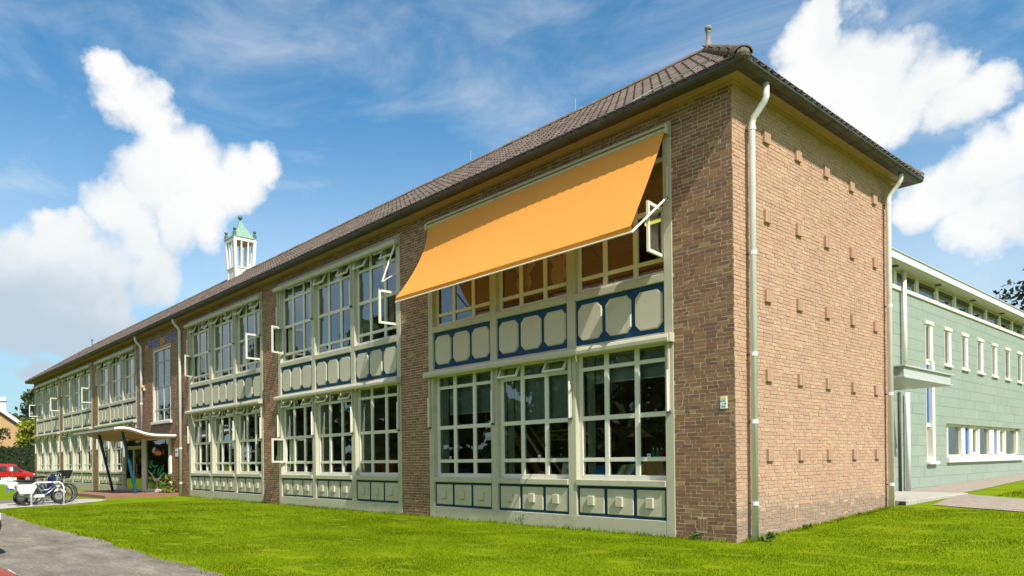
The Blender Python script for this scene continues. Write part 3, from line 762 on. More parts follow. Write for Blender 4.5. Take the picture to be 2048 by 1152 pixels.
# ridge and hip tiles: overlapping half rounds
def half_round(T, ln, r0, r1, mb):
    n = 8; vs = []
    for (x, r_) in ((0, r0), (ln, r1)):
        for k in range(n+1):
            a = math.pi*(k/n)*1.06-.09; vs.append((x, r_*math.cos(a), r_*math.sin(a)*.82))
    vs += [(0, (r0-.022)*math.cos(math.pi*(k/n)*1.06-.09), (r0-.022)*.82*math.sin(math.pi*(k/n)*1.06-.09)) for k in range(n+1)]
    fs = [(k, k+1, n+2+k, n+1+k) for k in range(n)] + [(2*n+2+k, 2*n+3+k, k+1, k) for k in range(n)]
    mb.add([T @ Vector(v) for v in vs], fs, 'ridge_tile')
def along(p, q, ln, r0, r1, name, parent, lift):
    p, q = Vector(p), Vector(q); d = (q-p).normalized(); s = Vector((0,0,1)).cross(d).normalized(); u = d.cross(s)
    n = int((q-p).length/ln)
    for k in range(n):
        o = p+d*(k*ln)+u*(lift+RNG.normal(0, .004)); T = Matrix.Identity(4)
        for i in range(3): T[i][0], T[i][1], T[i][2], T[i][3] = d[i], s[i], u[i], o[i]
        mb = MB(); half_round(T, ln*1.18, r0, r1, mb); mb.build(name, parent, smooth=True)
along((EXA-.02, EY+.02, EZ+.05), (RXA, RY, RZ), .155, .155, .13, 'hip_tile', ROOF, -.005)
along((EXB+.02, EY+.02, EZ+.05), (RXB, RY, RZ), .31, .13, .11, 'hip_tile', ROOF, .0)
along((RXA+.1, RY, RZ+.01), (RXB, RY, RZ+.01), .36, .115, .095, 'ridge_tile', ROOF, .0)
along((EXA-.02, EYB-.02, EZ+.05), (RXA, RY, RZ), .31, .13, .11, 'hip_tile', ROOF, .0)
# mortar lumps under the hip end and the finial
f_ = MB(); f_.ball((EXA-.03, EY+.03, EZ+.05), .115, 'ridge_tile', 10, 6, .9); f_.build('hip_end', ROOF)
f_ = MB(); f_.tube([(RXA, RY, RZ), (RXA, RY, RZ+.14), (RXA, RY, RZ+.16), (RXA, RY, RZ+.40), (RXA, RY, RZ+.42)], [.10, .08, .055, .042, .055], 'stone', 10); f_.ball((RXA, RY, RZ+.485), .078, 'stone', 12, 8, .85); f_.build('finial', ROOF, smooth=True)
f_ = MB(); f_.tube([(RXB, RY, RZ), (RXB, RY, RZ+.45)], .05, 'stone', 8); f_.ball((RXB, RY, RZ+.5), .09, 'stone'); f_.build('finial', ROOF)
for k, x in enumerate((-6.2, -10.3, -17.9, -22.8, -37.0, -50.0)):
    c = MB(); c.tube([(x, RY, RZ+.08), (x, RY, RZ+.42)], .006, 'steel_grey', 5); c.build('lightning_rod', ROOF)
def on_slope(x, v, h=.06): p = Vector((x, EY, EZ))+VF*v+NF*h; return tuple(p)
c = MB(); c.tube([on_slope(-.35, .62, .12), on_slope(-.75, .9, .10), on_slope(-1.05, .80, .08), on_slope(-1.5, .55, .07), on_slope(-1.65, .12, .07)], .010, 'copper_green', 5)
c.build('lightning_cable', ROOF); c = MB(); c.tube([on_slope(-9.5, 2.0, .075), on_slope(-13, 1.5, .075), on_slope(-17, 1.0, .075), on_slope(-19.6, .55, .075)], .010, 'steel_grey', 5)
c.build('lightning_cable', ROOF); c = MB(); c.tube([on_slope(-24.5, 2.6, .075), on_slope(-40, 2.0, .075), on_slope(-52, 1.6, .075)], .010, 'steel_grey', 5); c.build('lightning_cable', ROOF)

# ---- rainwater pipes
def downpipe(pts, r, name='downpipe', joints=(), foot=None):
    m = MB(); m.tube(pts, r, 'zinc', 12); 
    o = m.build(name, SCH, smooth=True)
    for (x, y, z) in joints:
        j = MB(); j.tube([(x, y, z-.03), (x, y, z+.03)], r*1.16, 'zinc', 12); j.box(x-.012-(.10 if y > .05 else 0), x+.012, y-.012, y+.012+(0 if y > .05 else .10), z-.012, z+.012, 'gutter_metal'); j.build('pipe_collar', o)
    return o
downpipe([(.36,.42,7.41),(.36,.42,7.17),(.33,.42,7.10),(.15,.42,6.91),(.115,.42,6.82),(.115,.36,.02)], .053, joints=[(.115,.42,6.74),(.115,.405,4.7),(.115,.39,3.05),(.115,.38,1.95),(.115,.37,.62)])
downpipe([(.36,6.30,7.41),(.35,6.30,7.28),(.31,6.30,7.20),(.15,6.30,7.02),(.115,6.28,6.92),(.115,6.22,.22)], .053, joints=[(.115,6.28,6.8),(.115,6.265,4.6),(.115,6.245,2.7),(.115,6.23,.75)])
downpipe([(-25.0,-.36,7.41),(-25.0,-.36,7.28),(-25.0,-.32,7.20),(-25.0,-.14,7.02),(-25.0,-.105,6.92),(-25.0,-.105,-.05)], .060, joints=[(-25.0,-.105,6.75),(-25.0,-.105,2.0),(-25.0,-.105,.55)])
downpipe([(-30.2,-.36,7.41),(-30.2,-.36,7.22),(-30.2,-.32,7.12),(-30.2,-.14,6.92),(-30.2,-.105,6.80),(-30.2,-.105,2.66)], .060, joints=[(-30.2,-.105,6.6),(-30.2,-.105,4.2)])
# ---- tall stair window
tw = MB(); a, b, z0, z1 = TALL
tw.box(a, a+.07, .05, .14, z0, z1, 'annex_frame'); tw.box(b-.07, b, .05, .14, z0, z1, 'annex_frame'); tw.box(a+.07, b-.07, .05, .14, z1-.10, z1, 'annex_frame'); tw.box(a+.07, b-.07, .05, .14, z0, z0+.07, 'annex_frame')
TWIN = tw.build('stair_window', SCH)
xs_ = [a+.07, a+.42, a+1.28, b-.36, b-.07]; zs_ = [z0+.07, z0+.55, z0+1.55, z1-.62, z1-.10]
gb = MB()
for x in xs_[1:-1]: gb.box(x-.017, x+.017, .07, .12, z0+.07, z1-.10, 'mint_joint')
for z in zs_[1:-1]:
    for i in range(4): gb.box(xs_[i]+(.017 if i else 0), xs_[i+1]-(.017 if i < 3 else 0), .075, .118, z-.017, z+.017, 'mint_joint')
gb.build('glazing_bars', TWIN)
for i in range(4):
    for j in range(4):
        p = MB(); p.add([(xs_[i]+.01, .10, zs_[j]+.01), (xs_[i+1]-.01, .10+RNG.normal(0,.003), zs_[j]+.01), (xs_[i+1]-.01, .10, zs_[j+1]-.01), (xs_[i]+.01, .10, zs_[j+1]-.01)], [(0,1,2,3)], 'glass_tall'); p.build('pane', TWIN)
s_ = MB(); s_.bbox(a-.07, b+.07, -.09, .14, z0-.12, z0-.002, 'annex_frame', .01); s_.build('window_sill', TWIN)
# window film behind the stair window: a grey square with two white standing figures, as on the glass
s_ = MB(); s_.box(a+.62, b-.55, .108, .111, z0+1.30, z0+2.35, 'film_grey'); s_.build('window_film', TWIN)
for x in (a+1.02, a+1.52):
    s_ = MB()
    s_.prism([(x-.20, z0+.75), (x-.08, z0+.75), (x-.02, z0+1.2), (x+.05, z0+.75), (x+.17, z0+.75), (x+.16, z0+1.5), (x+.24, z0+1.05), (x+.28, z0+1.1), (x+.18, z0+1.78), (x-.18, z0+1.78), (x-.28, z0+1.1), (x-.22, z0+1.05), (x-.17, z0+1.5)], .104, .107, 'film_white')
    s_.prism([(x+.13*math.cos(q*math.pi/5), z0+1.95+.16*math.sin(q*math.pi/5)) for q in range(10)], .104, .107, 'film_white'); s_.build('window_film', TWIN)

# ---- rooms behind the glass
def room(x0, x1, z0, z1, wallm, name):
    m = MB(); y0, y1 = .31, 5.9
    m.add([(x0,y0,z0),(x1,y0,z0),(x1,y1,z0),(x0,y1,z0)], [(0,1,2,3)], 'dark_interior')
    m.add([(x0,y0,z1),(x1,y0,z1),(x1,y1,z1),(x0,y1,z1)], [(3,2,1,0)], 'ceiling_white')
    m.add([(x0,y1,z0),(x1,y1,z0),(x1,y1,z1),(x0,y1,z1)], [(0,1,2,3)], wallm)
    m.add([(x0,y0,z0),(x0,y1,z0),(x0,y1,z1),(x0,y0,z1)], [(0,1,2,3)], wallm); m.add([(x1,y0,z0),(x1,y1,z0),(x1,y1,z1),(x1,y0,z1)], [(3,2,1,0)], wallm)
    m.add([(x0,.302,z0),(x1,.302,z0),(x1,.302,z0+.9 if z0 < 2 else z0+.62),(x0,.302,z0+.9 if z0 < 2 else z0+.62)], [(3,2,1,0)], 'dark_interior')
    return m.build(name, SCH)
for b in range(6):
    room(XL[b]-.5 if b < 5 else XL[b]-.3, XR[b]+.5 if b else XR[b]+.8, .05, 3.50, ['dark_interior','dark_interior','pale_interior','pale_interior','pale_interior','pale_interior'][b], 'classroom')
    room(XL[b]-.5 if b < 5 else XL[b]-.3, XR[b]+.5 if b else XR[b]+.8, 3.95, 7.18, ['awning_lit_interior','pale_interior','pale_interior','pale_interior','pale_interior','pale_interior'][b], 'classroom')
room(-30.6, -24.9, 3.0, 7.1, 'pale_interior', 'stairwell')
room(-34.0, -25.2, .06, 2.66, 'pale_interior', 'entrance_hall')

# ------------------------------------------------------------------ awnings
BAYN = ['bay beside the bare brick corner', 'second bay from the brick corner', 'third bay from the brick corner', 'first bay beyond the entrance', 'second bay beyond the entrance', 'farthest bay beyond the entrance']
ARMX = [.065, 2.335, 4.590, 6.835]
def cassette(mb, w):
    p = [(-.015,.03),(-.10,.045),(-.165,.02),(-.185,-.03),(-.180,-.085),(-.150,-.11),(-.06,-.10),(-.015,-.09)]
    mb.prism([(y, z) for y, z in p], -.02, w+.0, 'panel_paint', 'yz'); return mb
def arm(mb, ln=1.28):
    mb.bbox(-.019, .019, -.062, -.022, -ln, -.10, 'panel_paint', .005); mb.bbox(-.013, .013, -.098, -.066, -ln-.02, -ln+.70, 'white_paint', .004); mb.box(-.022, .022, -.085, -.012, -ln-.05, -ln-.012, 'gutter_metal'); return mb
me_arm = arm(MB()).mesh('folding_arm'); me_cas = cassette(MB(), BW0).mesh('cassette')
me_arm_open = MB().tube([(0,-.08,-.05),(0,-.50,-1.12)], .020, 'white_paint', 6).tube([(0,-.50,-1.12),(0,-.02,-.80)], .012, 'white_paint', 6).mesh('folding_arm')
for b in range(6):
    sx = (XR[b]-XL[b])/BW0
    for f in (0, 1):
        if b == 0 and f == 1: continue
        z = 3.475 if f == 0 else 7.02
        a = thing('folded_awning', 'rolled cream awning above the %s windows, %s' % (('ground floor', 'upper floor')[f], BAYN[b]), 'awning', (XL[b], 0, z), 'rolled up cream awnings along the facade', local=True)
        child('cassette', me_cas, a, (0,0,0), sx)
        for k, x in enumerate(ARMX): child('folding_arm', me_arm_open if (b == 1 and f == 1 and k == 3) else me_arm, a, (x*sx, 0, 0))
        e = MB(); e.bbox(BW0*sx+.002, BW0*sx+.035, -.15, -.012, -.11, .05, 'frame_paint', .008); e.build('end_cap', a)
aw = thing('orange_awning', 'large orange awning let down over the upper windows beside the brick corner', 'awning', (-4.55, 0, 7.0))
nu, nv = 48, 22; V = []; F = []
for i in range(nu+1):
    u = i/nu; x = -7.89+6.69*u; sag = .20*(1-u)**1.5+.035
    for j in range(nv+1):
        v = j/nv; y = -.10-.97*v+sag*4*v*(1-v)*(.80-.25*v)*1.1; z = 7.00-1.83*v
        V.append((x-.10*(1-u)*(1-(1-v)**2)*.3*v, y+.012*math.sin(u*9+v*2)*v, z-.012*math.sin(math.pi*u)*v))
for i in range(nu):
    for j in range(nv): F.append((i*(nv+1)+j, i*(nv+1)+j+1, (i+1)*(nv+1)+j+1, (i+1)*(nv+1)+j))
m = MB(); m.add(V, F, 'awning_cloth'); m.build('fabric', aw, smooth=True)
m = MB(); yb, zb = -1.07, 5.17
for i in range(24):
    xa, xb = -7.9+6.71*i/24, -7.9+6.71*(i+1)/24
    m.add([(xa, yb-.004, zb-.002), (xb, yb-.004, zb-.002), (xb, yb+.012, zb-.085), (xa, yb+.012, zb-.085)], [(0,1,2,3)], 'awning_cloth')
m.build('valance', aw)
m = MB(); m.bbox(-7.92, -1.18, yb-.014, yb+.014, zb-.112, zb-.086, 'white_paint', .008); m.build('front_bar', aw)
m = MB(); m.tube([(-7.93,-.085,7.025),(-1.17,-.085,7.025)], .040, 'frame_paint', 10); m.build('roller', aw)
m = MB(); m.bbox(-7.95, -1.16, -.15, -.012, 7.075, 7.10, 'frame_paint', .006); m.build('roller_hood', aw)
for x in (-1.145, -7.955):
    m = MB(); m.bbox(x-.03, x+.03, -.15, -.012, 6.94, 7.10, 'frame_paint', .012); m.build('bracket', aw)
for x in (-1.20, -5.66, -3.44, -7.87):
    m = MB(); m.tube([(x,-.065,5.86),(x,yb+.01,zb-.095)], .020, 'white_paint', 8); m.bbox(x-.018, x+.018, -.055, -.013, 5.80, 6.42, 'panel_paint', .005); m.ball((x,-.065,5.86), .028, 'gutter_metal', 8, 5); m.build('awning_arm', aw)

# ------------------------------------------------------------------ letters and signs on the brick
def letters(text, x, z, h, cols, parent, depth=.02, y=-.004, target=None, jit=0, name='letter'):
    """each character its own solid, standing off the wall"""
    cu = bpy.data.curves.new('glyph', 'FONT'); cu.size = h/.70; cu.extrude = depth/2; cu.space_character = 1; tmp = bpy.data.objects.new('glyph', cu); COL.objects.link(tmp)
    items = []; pen = 0
    for k, ch in enumerate(text):
        if ch == ' ': pen += h*.33; continue
        cu.body = ch; bpy.context.view_layer.update(); dg = bpy.context.evaluated_depsgraph_get(); me = bpy.data.meshes.new_from_object(tmp.evaluated_get(dg))
        n = len(me.vertices); c = np.empty(n*3); me.vertices.foreach_get('co', c); c = c.reshape(-1, 3); x0, x1 = c[:,0].min(), c[:,0].max()
        items.append((me, c, x0, pen, cols[k])); pen += x1-x0+h*.17
    s = (target/pen) if target else 1
    for me, c, x0, p, col in items:
        a = RNG.normal(0, jit); X = (c[:,0]-x0); Z = c[:,1]; 
        q = np.c_[x+s*(p+X*math.cos(a)-Z*math.sin(a)*.5), y-depth/2-c[:,2], z+Z*math.cos(a)+X*math.sin(a)+RNG.normal(0, jit*.15)]
        me.vertices.foreach_set('co', q.astype(np.float32).ravel()); me.materials.clear(); me.materials.append(MATS[col]); me.name = name; me.update()
        obj(name, me, parent)
    bpy.data.objects.remove(tmp)
sg = thing('school_sign', 'raised lettering KBS PETRUS EN PAULUS in blue and orange above the tall window', 'sign', (-27.7, 0, 6.8))
letters('KBS', -29.86, 6.70, .20, ['letter_orange']*3, sg, target=.44, jit=.02)
letters('PETRUS', -29.36, 6.68, .32, ['letter_blue']*6, sg, target=1.62, jit=.02)
letters('EN', -27.66, 6.69, .30, ['letter_orange']*2, sg, target=.52, jit=.02)
letters('PAULUS', -27.07, 6.68, .32, ['letter_blue']*6, sg, target=1.42, jit=.02)
pl = thing('wall_placard', 'small white placard with yellow strip and dark green marks on the corner pier', 'sign', (-.20, 0, 2.17))
m = MB(); m.bbox(-.263, -.142, -.016, .004, 2.165, 2.362, 'sign_white', .004); m.build('plate', pl)
m = MB(); m.box(-.246, -.162, -.0175, -.014, 2.318, 2.348, 'sign_yellow'); m.build('yellow_strip', pl)
for k, x in enumerate((-.254, -.231, -.210, -.192)):
    m = MB(); m.bbox(x, x+.015, -.0175, -.014, 2.280, 2.302, 'sign_green', .003); m.build('mark', pl)
for a_, b_, z_ in ((-.195, -.185, 2.238), (-.180, -.160, 2.236), (-.236, -.216, 2.188), (-.211, -.203, 2.190), (-.196, -.176, 2.187)):
    m = MB(); m.bbox(a_, b_, -.0175, -.014, z_, z_+.026, 'sign_green', .003); m.build('mark', pl)
hn = thing('house_number_plate', 'small white and blue plate on the brick beside the entrance pipe', 'sign', (-25.75, 0, 1.75))
m = MB(); m.bbox(-25.92, -25.58, -.02, .004, 1.66, 2.0, 'sign_white', .006); m.build('plate', hn); m = MB(); m.bbox(-25.86, -25.64, -.023, -.018, 1.82, 1.90, 'letter_blue', .004); m.build('blue_mark', hn)
al = thing('alarm_lamp', 'small orange alarm lamp on the brick beside the entrance downpipe', 'lamp', (-30.05, 0, 4.95))
m = MB(); m.bbox(-30.13, -29.97, -.06, .004, 4.82, 4.92, 'sign_white', .008); m.build('base', al); m = MB(); m.ball((-30.05,-.07,4.98), .085, 'letter_orange', 10, 7); m.build('lamp_dome', al, smooth=True)

# ------------------------------------------------------------------ entrance porch
pp = drape('porch_floor', [(-25.3,-.06),(-25.3,-1.5),(-25.35,-2.95),(-34.6,-2.75),(-34.6,-1.5),(-34.6,-.06)], 'porch_paver', 0, h=.13)
ep = thing('entrance_canopy', 'wavy white edged porch canopy on two slanted blue posts at the entrance', 'porch canopy', (-29.2, -1.2, .1))
prof = [(-2.45,2.76),(-2.30,2.795),(-2.10,2.80),(-1.90,2.775),(-1.70,2.72),(-1.50,2.65),(-1.30,2.585),(-1.10,2.54),(-.85,2.515),(-.5,2.51),(-.02,2.51)]
XA, XB = -32.75, -25.75
def ribbon(name, lo, hi, m_, xa, xb, dy=0):
    mb = MB(); n = len(prof); vs = []
    for x in (xa, xb):
        for y, z in prof: vs.append((x, y-(dy if y < -2.4 else 0), z+lo))
        for y, z in prof: vs.append((x, y-(dy if y < -2.4 else 0), z+hi))
    fs = []
    for i in range(n-1):
        fs += [(i, i+1, 2*n+i+1, 2*n+i), (n+i, 3*n+i, 3*n+i+1, n+i+1), (i, n+i, n+i+1, i+1), (2*n+i, 2*n+i+1, 3*n+i+1, 3*n+i)]
    fs += [(0, 2*n, 3*n, n), (n-1, 2*n-1, 4*n-1, 3*n-1)]
    return mb.add(vs, fs, m_).build(name, ep)
ribbon('canopy_soffit', -.03, .02, 'soffit_paint', XA+.03, XB-.03); ribbon('canopy_fascia', .02, .125, 'fascia_white', XA, XB, .02); ribbon('canopy_roofing', .126, .15, 'gutter_metal', XA-.02, XB+.02, .04)
for (p, q, c_) in (((-30.55,-1.30,.10),(-30.72,-1.82,2.74),'post_navy'), ((-26.75,-1.38,.10),(-26.88,-1.86,2.74),'post_blue')):
    m = MB(); m.tube([p, q], .062, c_, 14); m.tube([(p[0],p[1],.10),(p[0],p[1],.115)], .11, c_, 12); m.build('canopy_post', ep, smooth=False)
m = MB(); m.tube([(-29.0,-1.1,2.50),(-29.0,-1.1,2.42)], [.16,.13], 'panel_paint', 16); m.build('ceiling_lamp', ep)
vt = thing('entrance_vestibule', 'glazed entrance with white post, glass doors and painted bird and leaves', 'entrance', (-28.7, -.3, .12))
def wallseg(p, q):
    """frame whose x runs from p to q along the ground, y outwards"""
    d = Vector((q[0]-p[0], q[1]-p[1], 0)); l = d.length; d.normalize(); n = Vector((0,0,1)).cross(d)
    T = Matrix.Identity(4)
    for i in range(3): T[i][0], T[i][1], T[i][2] = d[i], n[i], (0,0,1)[i]
    T.translation = Vector((p[0], p[1], 0)); return T, l
T1, l1 = wallseg((-28.62, -.40), (-26.42, -.03))
zb_, zt_ = .11, 2.52
def vb(name, T, *a, b=.006):
    m = MB(); m.bbox(*a, b, T) if len(a) == 7 else None; return m.build(name, vt)
vb('white_post', T1, -.30, .04, -.06, .06, zb_, zt_, 'white_paint')
vb('frame_rail', T1, .041, l1-.001, -.05, .05, zb_, zb_+.13, 'white_paint'); vb('frame_stile', T1, l1-.13, l1, -.055, .05, zb_+.131, zt_, 'white_paint'); vb('frame_rail', T1, .041, l1-.131, -.05, .05, zt_-.09, zt_, 'white_paint')
m = MB(); m.add([T1 @ Vector(v) for v in ((.041,0,zb_+.131),(l1-.131,0,zb_+.131),(l1-.131,0,zt_-.091),(.041,0,zt_-.091))], [(0,1,2,3)], 'glass'); m.build('pane', vt)
T2, l2 = wallseg((-31.35, -.52), (-28.93, -.42))
for k in range(2):
    a_ = k*l2/2; w_ = l2/2
    m = MB()
    for args in ((a_+.002,a_+.07,-.03,.03,zb_,2.12),(a_+w_-.07,a_+w_-.002,-.03,.03,zb_,2.12),(a_+.07,a_+w_-.07,-.03,.03,zb_,zb_+.12),(a_+.07,a_+w_-.07,-.03,.03,2.04,2.12)): m.box(*args, 'frame_paint', T2)
    m.add([T2 @ Vector(v) for v in ((a_+.07,0,zb_+.12),(a_+w_-.07,0,zb_+.12),(a_+w_-.07,0,2.04),(a_+.07,0,2.04))], [(0,1,2,3)], 'glass'); d_ = m.build('glass_door', vt)
    m = MB(); m.tube([T2 @ Vector((a_+(w_-.12 if k == 0 else .12), -.06, z)) for z in (.85, 1.35)], .014, 'chrome', 6); m.build('door_handle', d_)
m = MB(); m.box(0, l2, -.035, .035, 2.121, 2.2, 'frame_paint', T2); m.build('transom', vt)
m = MB(); m.add([T2 @ Vector(v) for v in ((0,0,2.2),(l2,0,2.2),(l2,0,2.51),(0,0,2.51))], [(0,1,2,3)], 'glass'); m.build('pane', vt)
m = MB(); m.box(-31.42, -31.36, -.5, .28, .11, 2.5, 'frame_paint'); m.build('frame_stile', vt)
def film(name, poly, col, off=-.012, k=[0]):
    k[0] += 1; off = off-.0004*k[0]
    m = MB(); m.prism([(x, z) for x, z in poly], off, off-.002, col, 'xz', T1); return m.build(name, vt)
def ell(cx, cz, a, b, rot=0, n=12): return [(cx+a*math.cos(t)*math.cos(rot)-b*math.sin(t)*math.sin(rot), cz+a*math.cos(t)*math.sin(rot)+b*math.sin(t)*math.cos(rot)) for t in [2*math.pi*i/n for i in range(n)]]
film('window_film', ell(1.05,1.86,.42,.16,-.1), 'bird_red'); film('window_film', ell(.75,1.98,.17,.10,.6), 'film_white'); film('window_film', ell(1.12,1.84,.33,.075,-.1), 'paper_tan'); film('window_film', [(1.4,1.85),(1.75,1.72),(1.62,1.9),(1.78,2.0)], 'bird_red')
for (x, z, a_, r_) in ((.55,1.42,.14,.9),(.42,1.22,.17,-.3),(.68,1.28,.16,-.5),(.95,1.25,.2,.15),(.38,.98,.17,-.7),(.75,1.0,.2,.7),(1.25,.95,.2,.5),(1.5,.9,.22,.3),(1.15,1.08,.18,.9),(1.45,1.08,.2,.5),(1.55,1.2,.15,1.0),(.4,.75,.25,.1),(.5,.55,.24,.0),(.95,.48,.3,.05),(1.5,.5,.3,.0)):
    film('window_film', ell(x, z, a_, .055, r_), 'leaf_green_film')
film('window_film', [(.35,1.0),(.55,.96),(.75,.78),(1.05,.70),(1.3,.80),(1.55,.92),(1.35,.70),(1.05,.56),(.8,.58),(.6,.80)], 'bird_mint')
film('window_film', [(1.0,.25),(1.1,.25),(1.08,.58),(1.02,.58)], 'letter_orange'); film('window_film', [(.62,.25),(.70,.25),(.69,.6),(.64,.6)], 'bark'); film('window_film', [(.1,.72),(1.5,.56),(1.5,.59),(.1,.76)], 'letter_orange')

# ------------------------------------------------------------------ bell turret on the ridge
CUX, CUY = -26.88, 3.40
ct = thing('roof_turret', 'white open roof turret with green copper spire and ball finials', 'turret', (CUX, CUY, 10.0))
def halfw(z): return .455+.085*(z-9.9)/1.9
def slanted(z0, z1, m_, name, ins=0):
    a, b = halfw(z0)-ins, halfw(z1)-ins; mb = MB()
    mb.add([(CUX+sx*w, CUY+sy*w, z) for z, w in ((z0, a), (z1, b)) for sx, sy in ((-1,-1),(1,-1),(1,1),(-1,1))], [(0,1,2,3),(4,5,6,7)]+[(i, (i+1) % 4, (i+1) % 4+4, i+4) for i in range(4)], m_); return mb.build(name, ct)
slanted(9.55, 10.40, 'white_paint', 'turret_base', .02)
def strut(x0, y0, z0, x1, y1, z1, w, name):
    mb = MB(); mb.add([(CUX+x+sx*w, CUY+y+sy*w, z) for x, y, z in ((x0,y0,z0),(x1,y1,z1)) for sx, sy in ((-1,-1),(1,-1),(1,1),(-1,1))], [(0,1,2,3),(4,5,6,7)]+[(i, (i+1) % 4, (i+1) % 4+4, i+4) for i in range(4)], 'white_paint'); return mb.build(name, ct)
za, zb2 = 9.6, 11.66; wa, wb = halfw(za), halfw(zb2)
for sx in (-1, 1):
    for sy in (-1, 1): strut(sx*(wa-.055), sy*(wa-.055), za, sx*(wb-.055), sy*(wb-.055), zb2, .062, 'corner_post')
za = 10.46; wa = halfw(za)
for s in (-1, 1):
    for f in (-.28, .28):
        strut(f*wa*1.1, s*(wa-.05), za, f*wb*1.1, s*(wb-.05), zb2, .030, 'baluster'); strut(s*(wa-.05), f*wa*1.1, za, s*(wb-.05), f*wb*1.1, zb2, .030, 'baluster')
slanted(10.401, 10.46, 'white_paint', 'sill_rail', -.012)
for s in (-1, 1):
    m = MB(); w = halfw(11.72); m.box(CUX-w-.01, CUX+w+.01, CUY+s*(w-.045)-.045, CUY+s*(w-.045)+.045, 11.661, 11.80, 'white_paint'); m.build('top_rail', ct)
    m = MB(); m.box(CUX+s*(w-.045)-.045, CUX+s*(w-.045)+.045, CUY-w+.091, CUY+w-.091, 11.662, 11.799, 'white_paint'); m.build('top_rail', ct)
m = MB(); m.box(CUX-.42, CUX+.42, CUY-.42, CUY+.42, 11.70, 11.79, 'soffit_paint'); m.build('turret_ceiling', ct)
m = MB(); lv = [(11.801,.56),(11.84,.56),(11.90,.50),(12.02,.40),(12.25,.255),(12.5,.125),(12.72,.045)]
vs = [(CUX+sx*w, CUY+sy*w, z) for z, w in lv for sx, sy in ((-1,-1),(1,-1),(1,1),(-1,1))]
m.add(vs, [(0,1,2,3)]+[(k*4+i, k*4+(i+1) % 4, k*4+4+(i+1) % 4, k*4+4+i) for k in range(len(lv)-1) for i in range(4)], 'copper_green'); m.tube([(CUX,CUY,12.70),(CUX,CUY,12.80)], .035, 'copper_dark', 8); m.build('copper_spire', ct)
m = MB(); m.ball((CUX,CUY,12.88), .105, 'copper_dark', 14, 9); m.build('ball_finial', ct, smooth=True)
for sx in (-1, 1):
    for sy in (-1, 1):
        m = MB(); x, y = CUX+sx*.485, CUY+sy*.485; m.bbox(x-.065, x+.065, y-.065, y+.065, 11.842, 12.05, 'copper_dark', .01); m.tube([(x,y,12.05),(x,y,12.10)], .03, 'copper_dark', 8); m.build('corner_block', ct)
        m = MB(); m.ball((x,y,12.165), .078, 'copper_dark', 12, 8); m.build('ball_finial', ct, smooth=True)

# ------------------------------------------------------------------ mint tiled annex
AX = -1.5
an = thing('annex_building', 'flat roofed annex clad in pale mint tiles with a row of narrow windows', 'building', (-7, 20, .3))
def sub(rects, hole):
    out = []
    for (a, b, c, d) in rects:
        h0, h1, k0, k1 = hole
        if h1 <= a or h0 >= b or k1 <= c or k0 >= d: out.append((a, b, c, d)); continue
        if h0 > a: out.append((a, h0, c, d))
        if h1 < b: out.append((h1, b, c, d))
        m0, m1 = max(a, h0), min(b, h1)
        if k0 > c: out.append((m0, m1, c, k0))
        if k1 < d: out.append((m0, m1, k1, d))
    return out
SLOT = [(13.71+1.737*k, 13.71+1.737*k+.62, 4.22, 5.30) for k in range(12)]
STRIP = (13.71, 14.35, 1.18, 4.219); BAND = (15.54, 24.56, 1.30, 2.36)
AY0, AY1 = 6.85, 36.0
holes = SLOT+[STRIP, BAND]
rects = [(AY0, AY1, -.3, 5.99)]
for h in holes: rects = sub(rects, h)
m = MB()
for (a, b, c, d) in rects: m.box(AX-.3, AX-.012, a, b, c, d, 'mint_joint')
AW = m.build('wall', an)
MT = np.array([(.325,.39,.325),(.315,.378,.32),(.337,.398,.332),(.31,.384,.312),(.333,.388,.328)])*.88
tl = []
for r_ in range(-1, 20):
    z0 = .105+.310*r_; z1 = z0+.304; off = .46 if r_ % 2 else 0
    for c in range(-1, 34):
        y0 = AY0+.2+off+.92*c; y1 = y0+.914
        rr = [(max(y0, AY0), min(y1, AY1), max(z0, -.2), min(z1, 5.985))]
        if rr[0][1]-rr[0][0] < .03 or rr[0][3]-rr[0][2] < .02: continue
        for h in holes: rr = sub(rr, (h[0]-.004, h[1]+.004, h[2]-.004, h[3]+.004))
        tl += [q for q in rr if q[1]-q[0] > .02 and q[3]-q[2] > .02]
def asz(q):
    p = Vector((AX, .5*(q[0]+q[1]), .5*(q[2]+q[3])))-CAMP
    if .5*(q[0]+q[1]) < 10.9 or .5*(q[0]+q[1]) > 26: return 0
    return (q[1]-q[0])*(q[3]-q[2])/p.length**3
o_ = sorted(range(len(tl)), key=lambda i: -asz(tl[i])); s300 = set(o_[:300]); stuffm = MB()
for i, (a, b, c, d) in enumerate(tl):
    mb = MB() if i in s300 else stuffm; pr_ = RNG.normal(0, .0012); t = tuple(MT[RNG.integers(5)]*RNG.uniform(.97, 1.03))
    mb.box(AX-.015, AX+pr_, a, b, c, d, 'mint_tile', tint=t, skip=('l',))
    if i in s300: mb.build('wall_tile', AW)
stuffm.build('tile_cladding', an, kind='stuff')
m = MB(); m.box(-14, AX-.3, AY0+.02, AY1, -.3, 6.6, 'mint_joint'); m.build('building_block', an)
m = MB(); m.bbox(-14.4, AX+.42, AY0-.2, AY1+.4, 6.575, 6.765, 'fascia_white', .006); AR = m.build('roof', an)
m = MB(); m.bbox(-14.4, AX+.45, AY0-.2, AY1+.4, 6.766, 6.80, 'steel_grey', .006); m.build('roof_trim', AR)
m = MB(); m.bbox(-14.2, AX+.38, AY0, AY1, 6.545, 6.574, 'panel_paint', .004); m.build('roof_soffit', AR)
for y in np.arange(8.9, 35, 3.49):
    m = MB(); m.bbox(AX+.10, AX+.24, y+1.9, y+2.05, 6.51, 6.546, 'black_plastic', .006); m.build('soffit_lamp', AR)
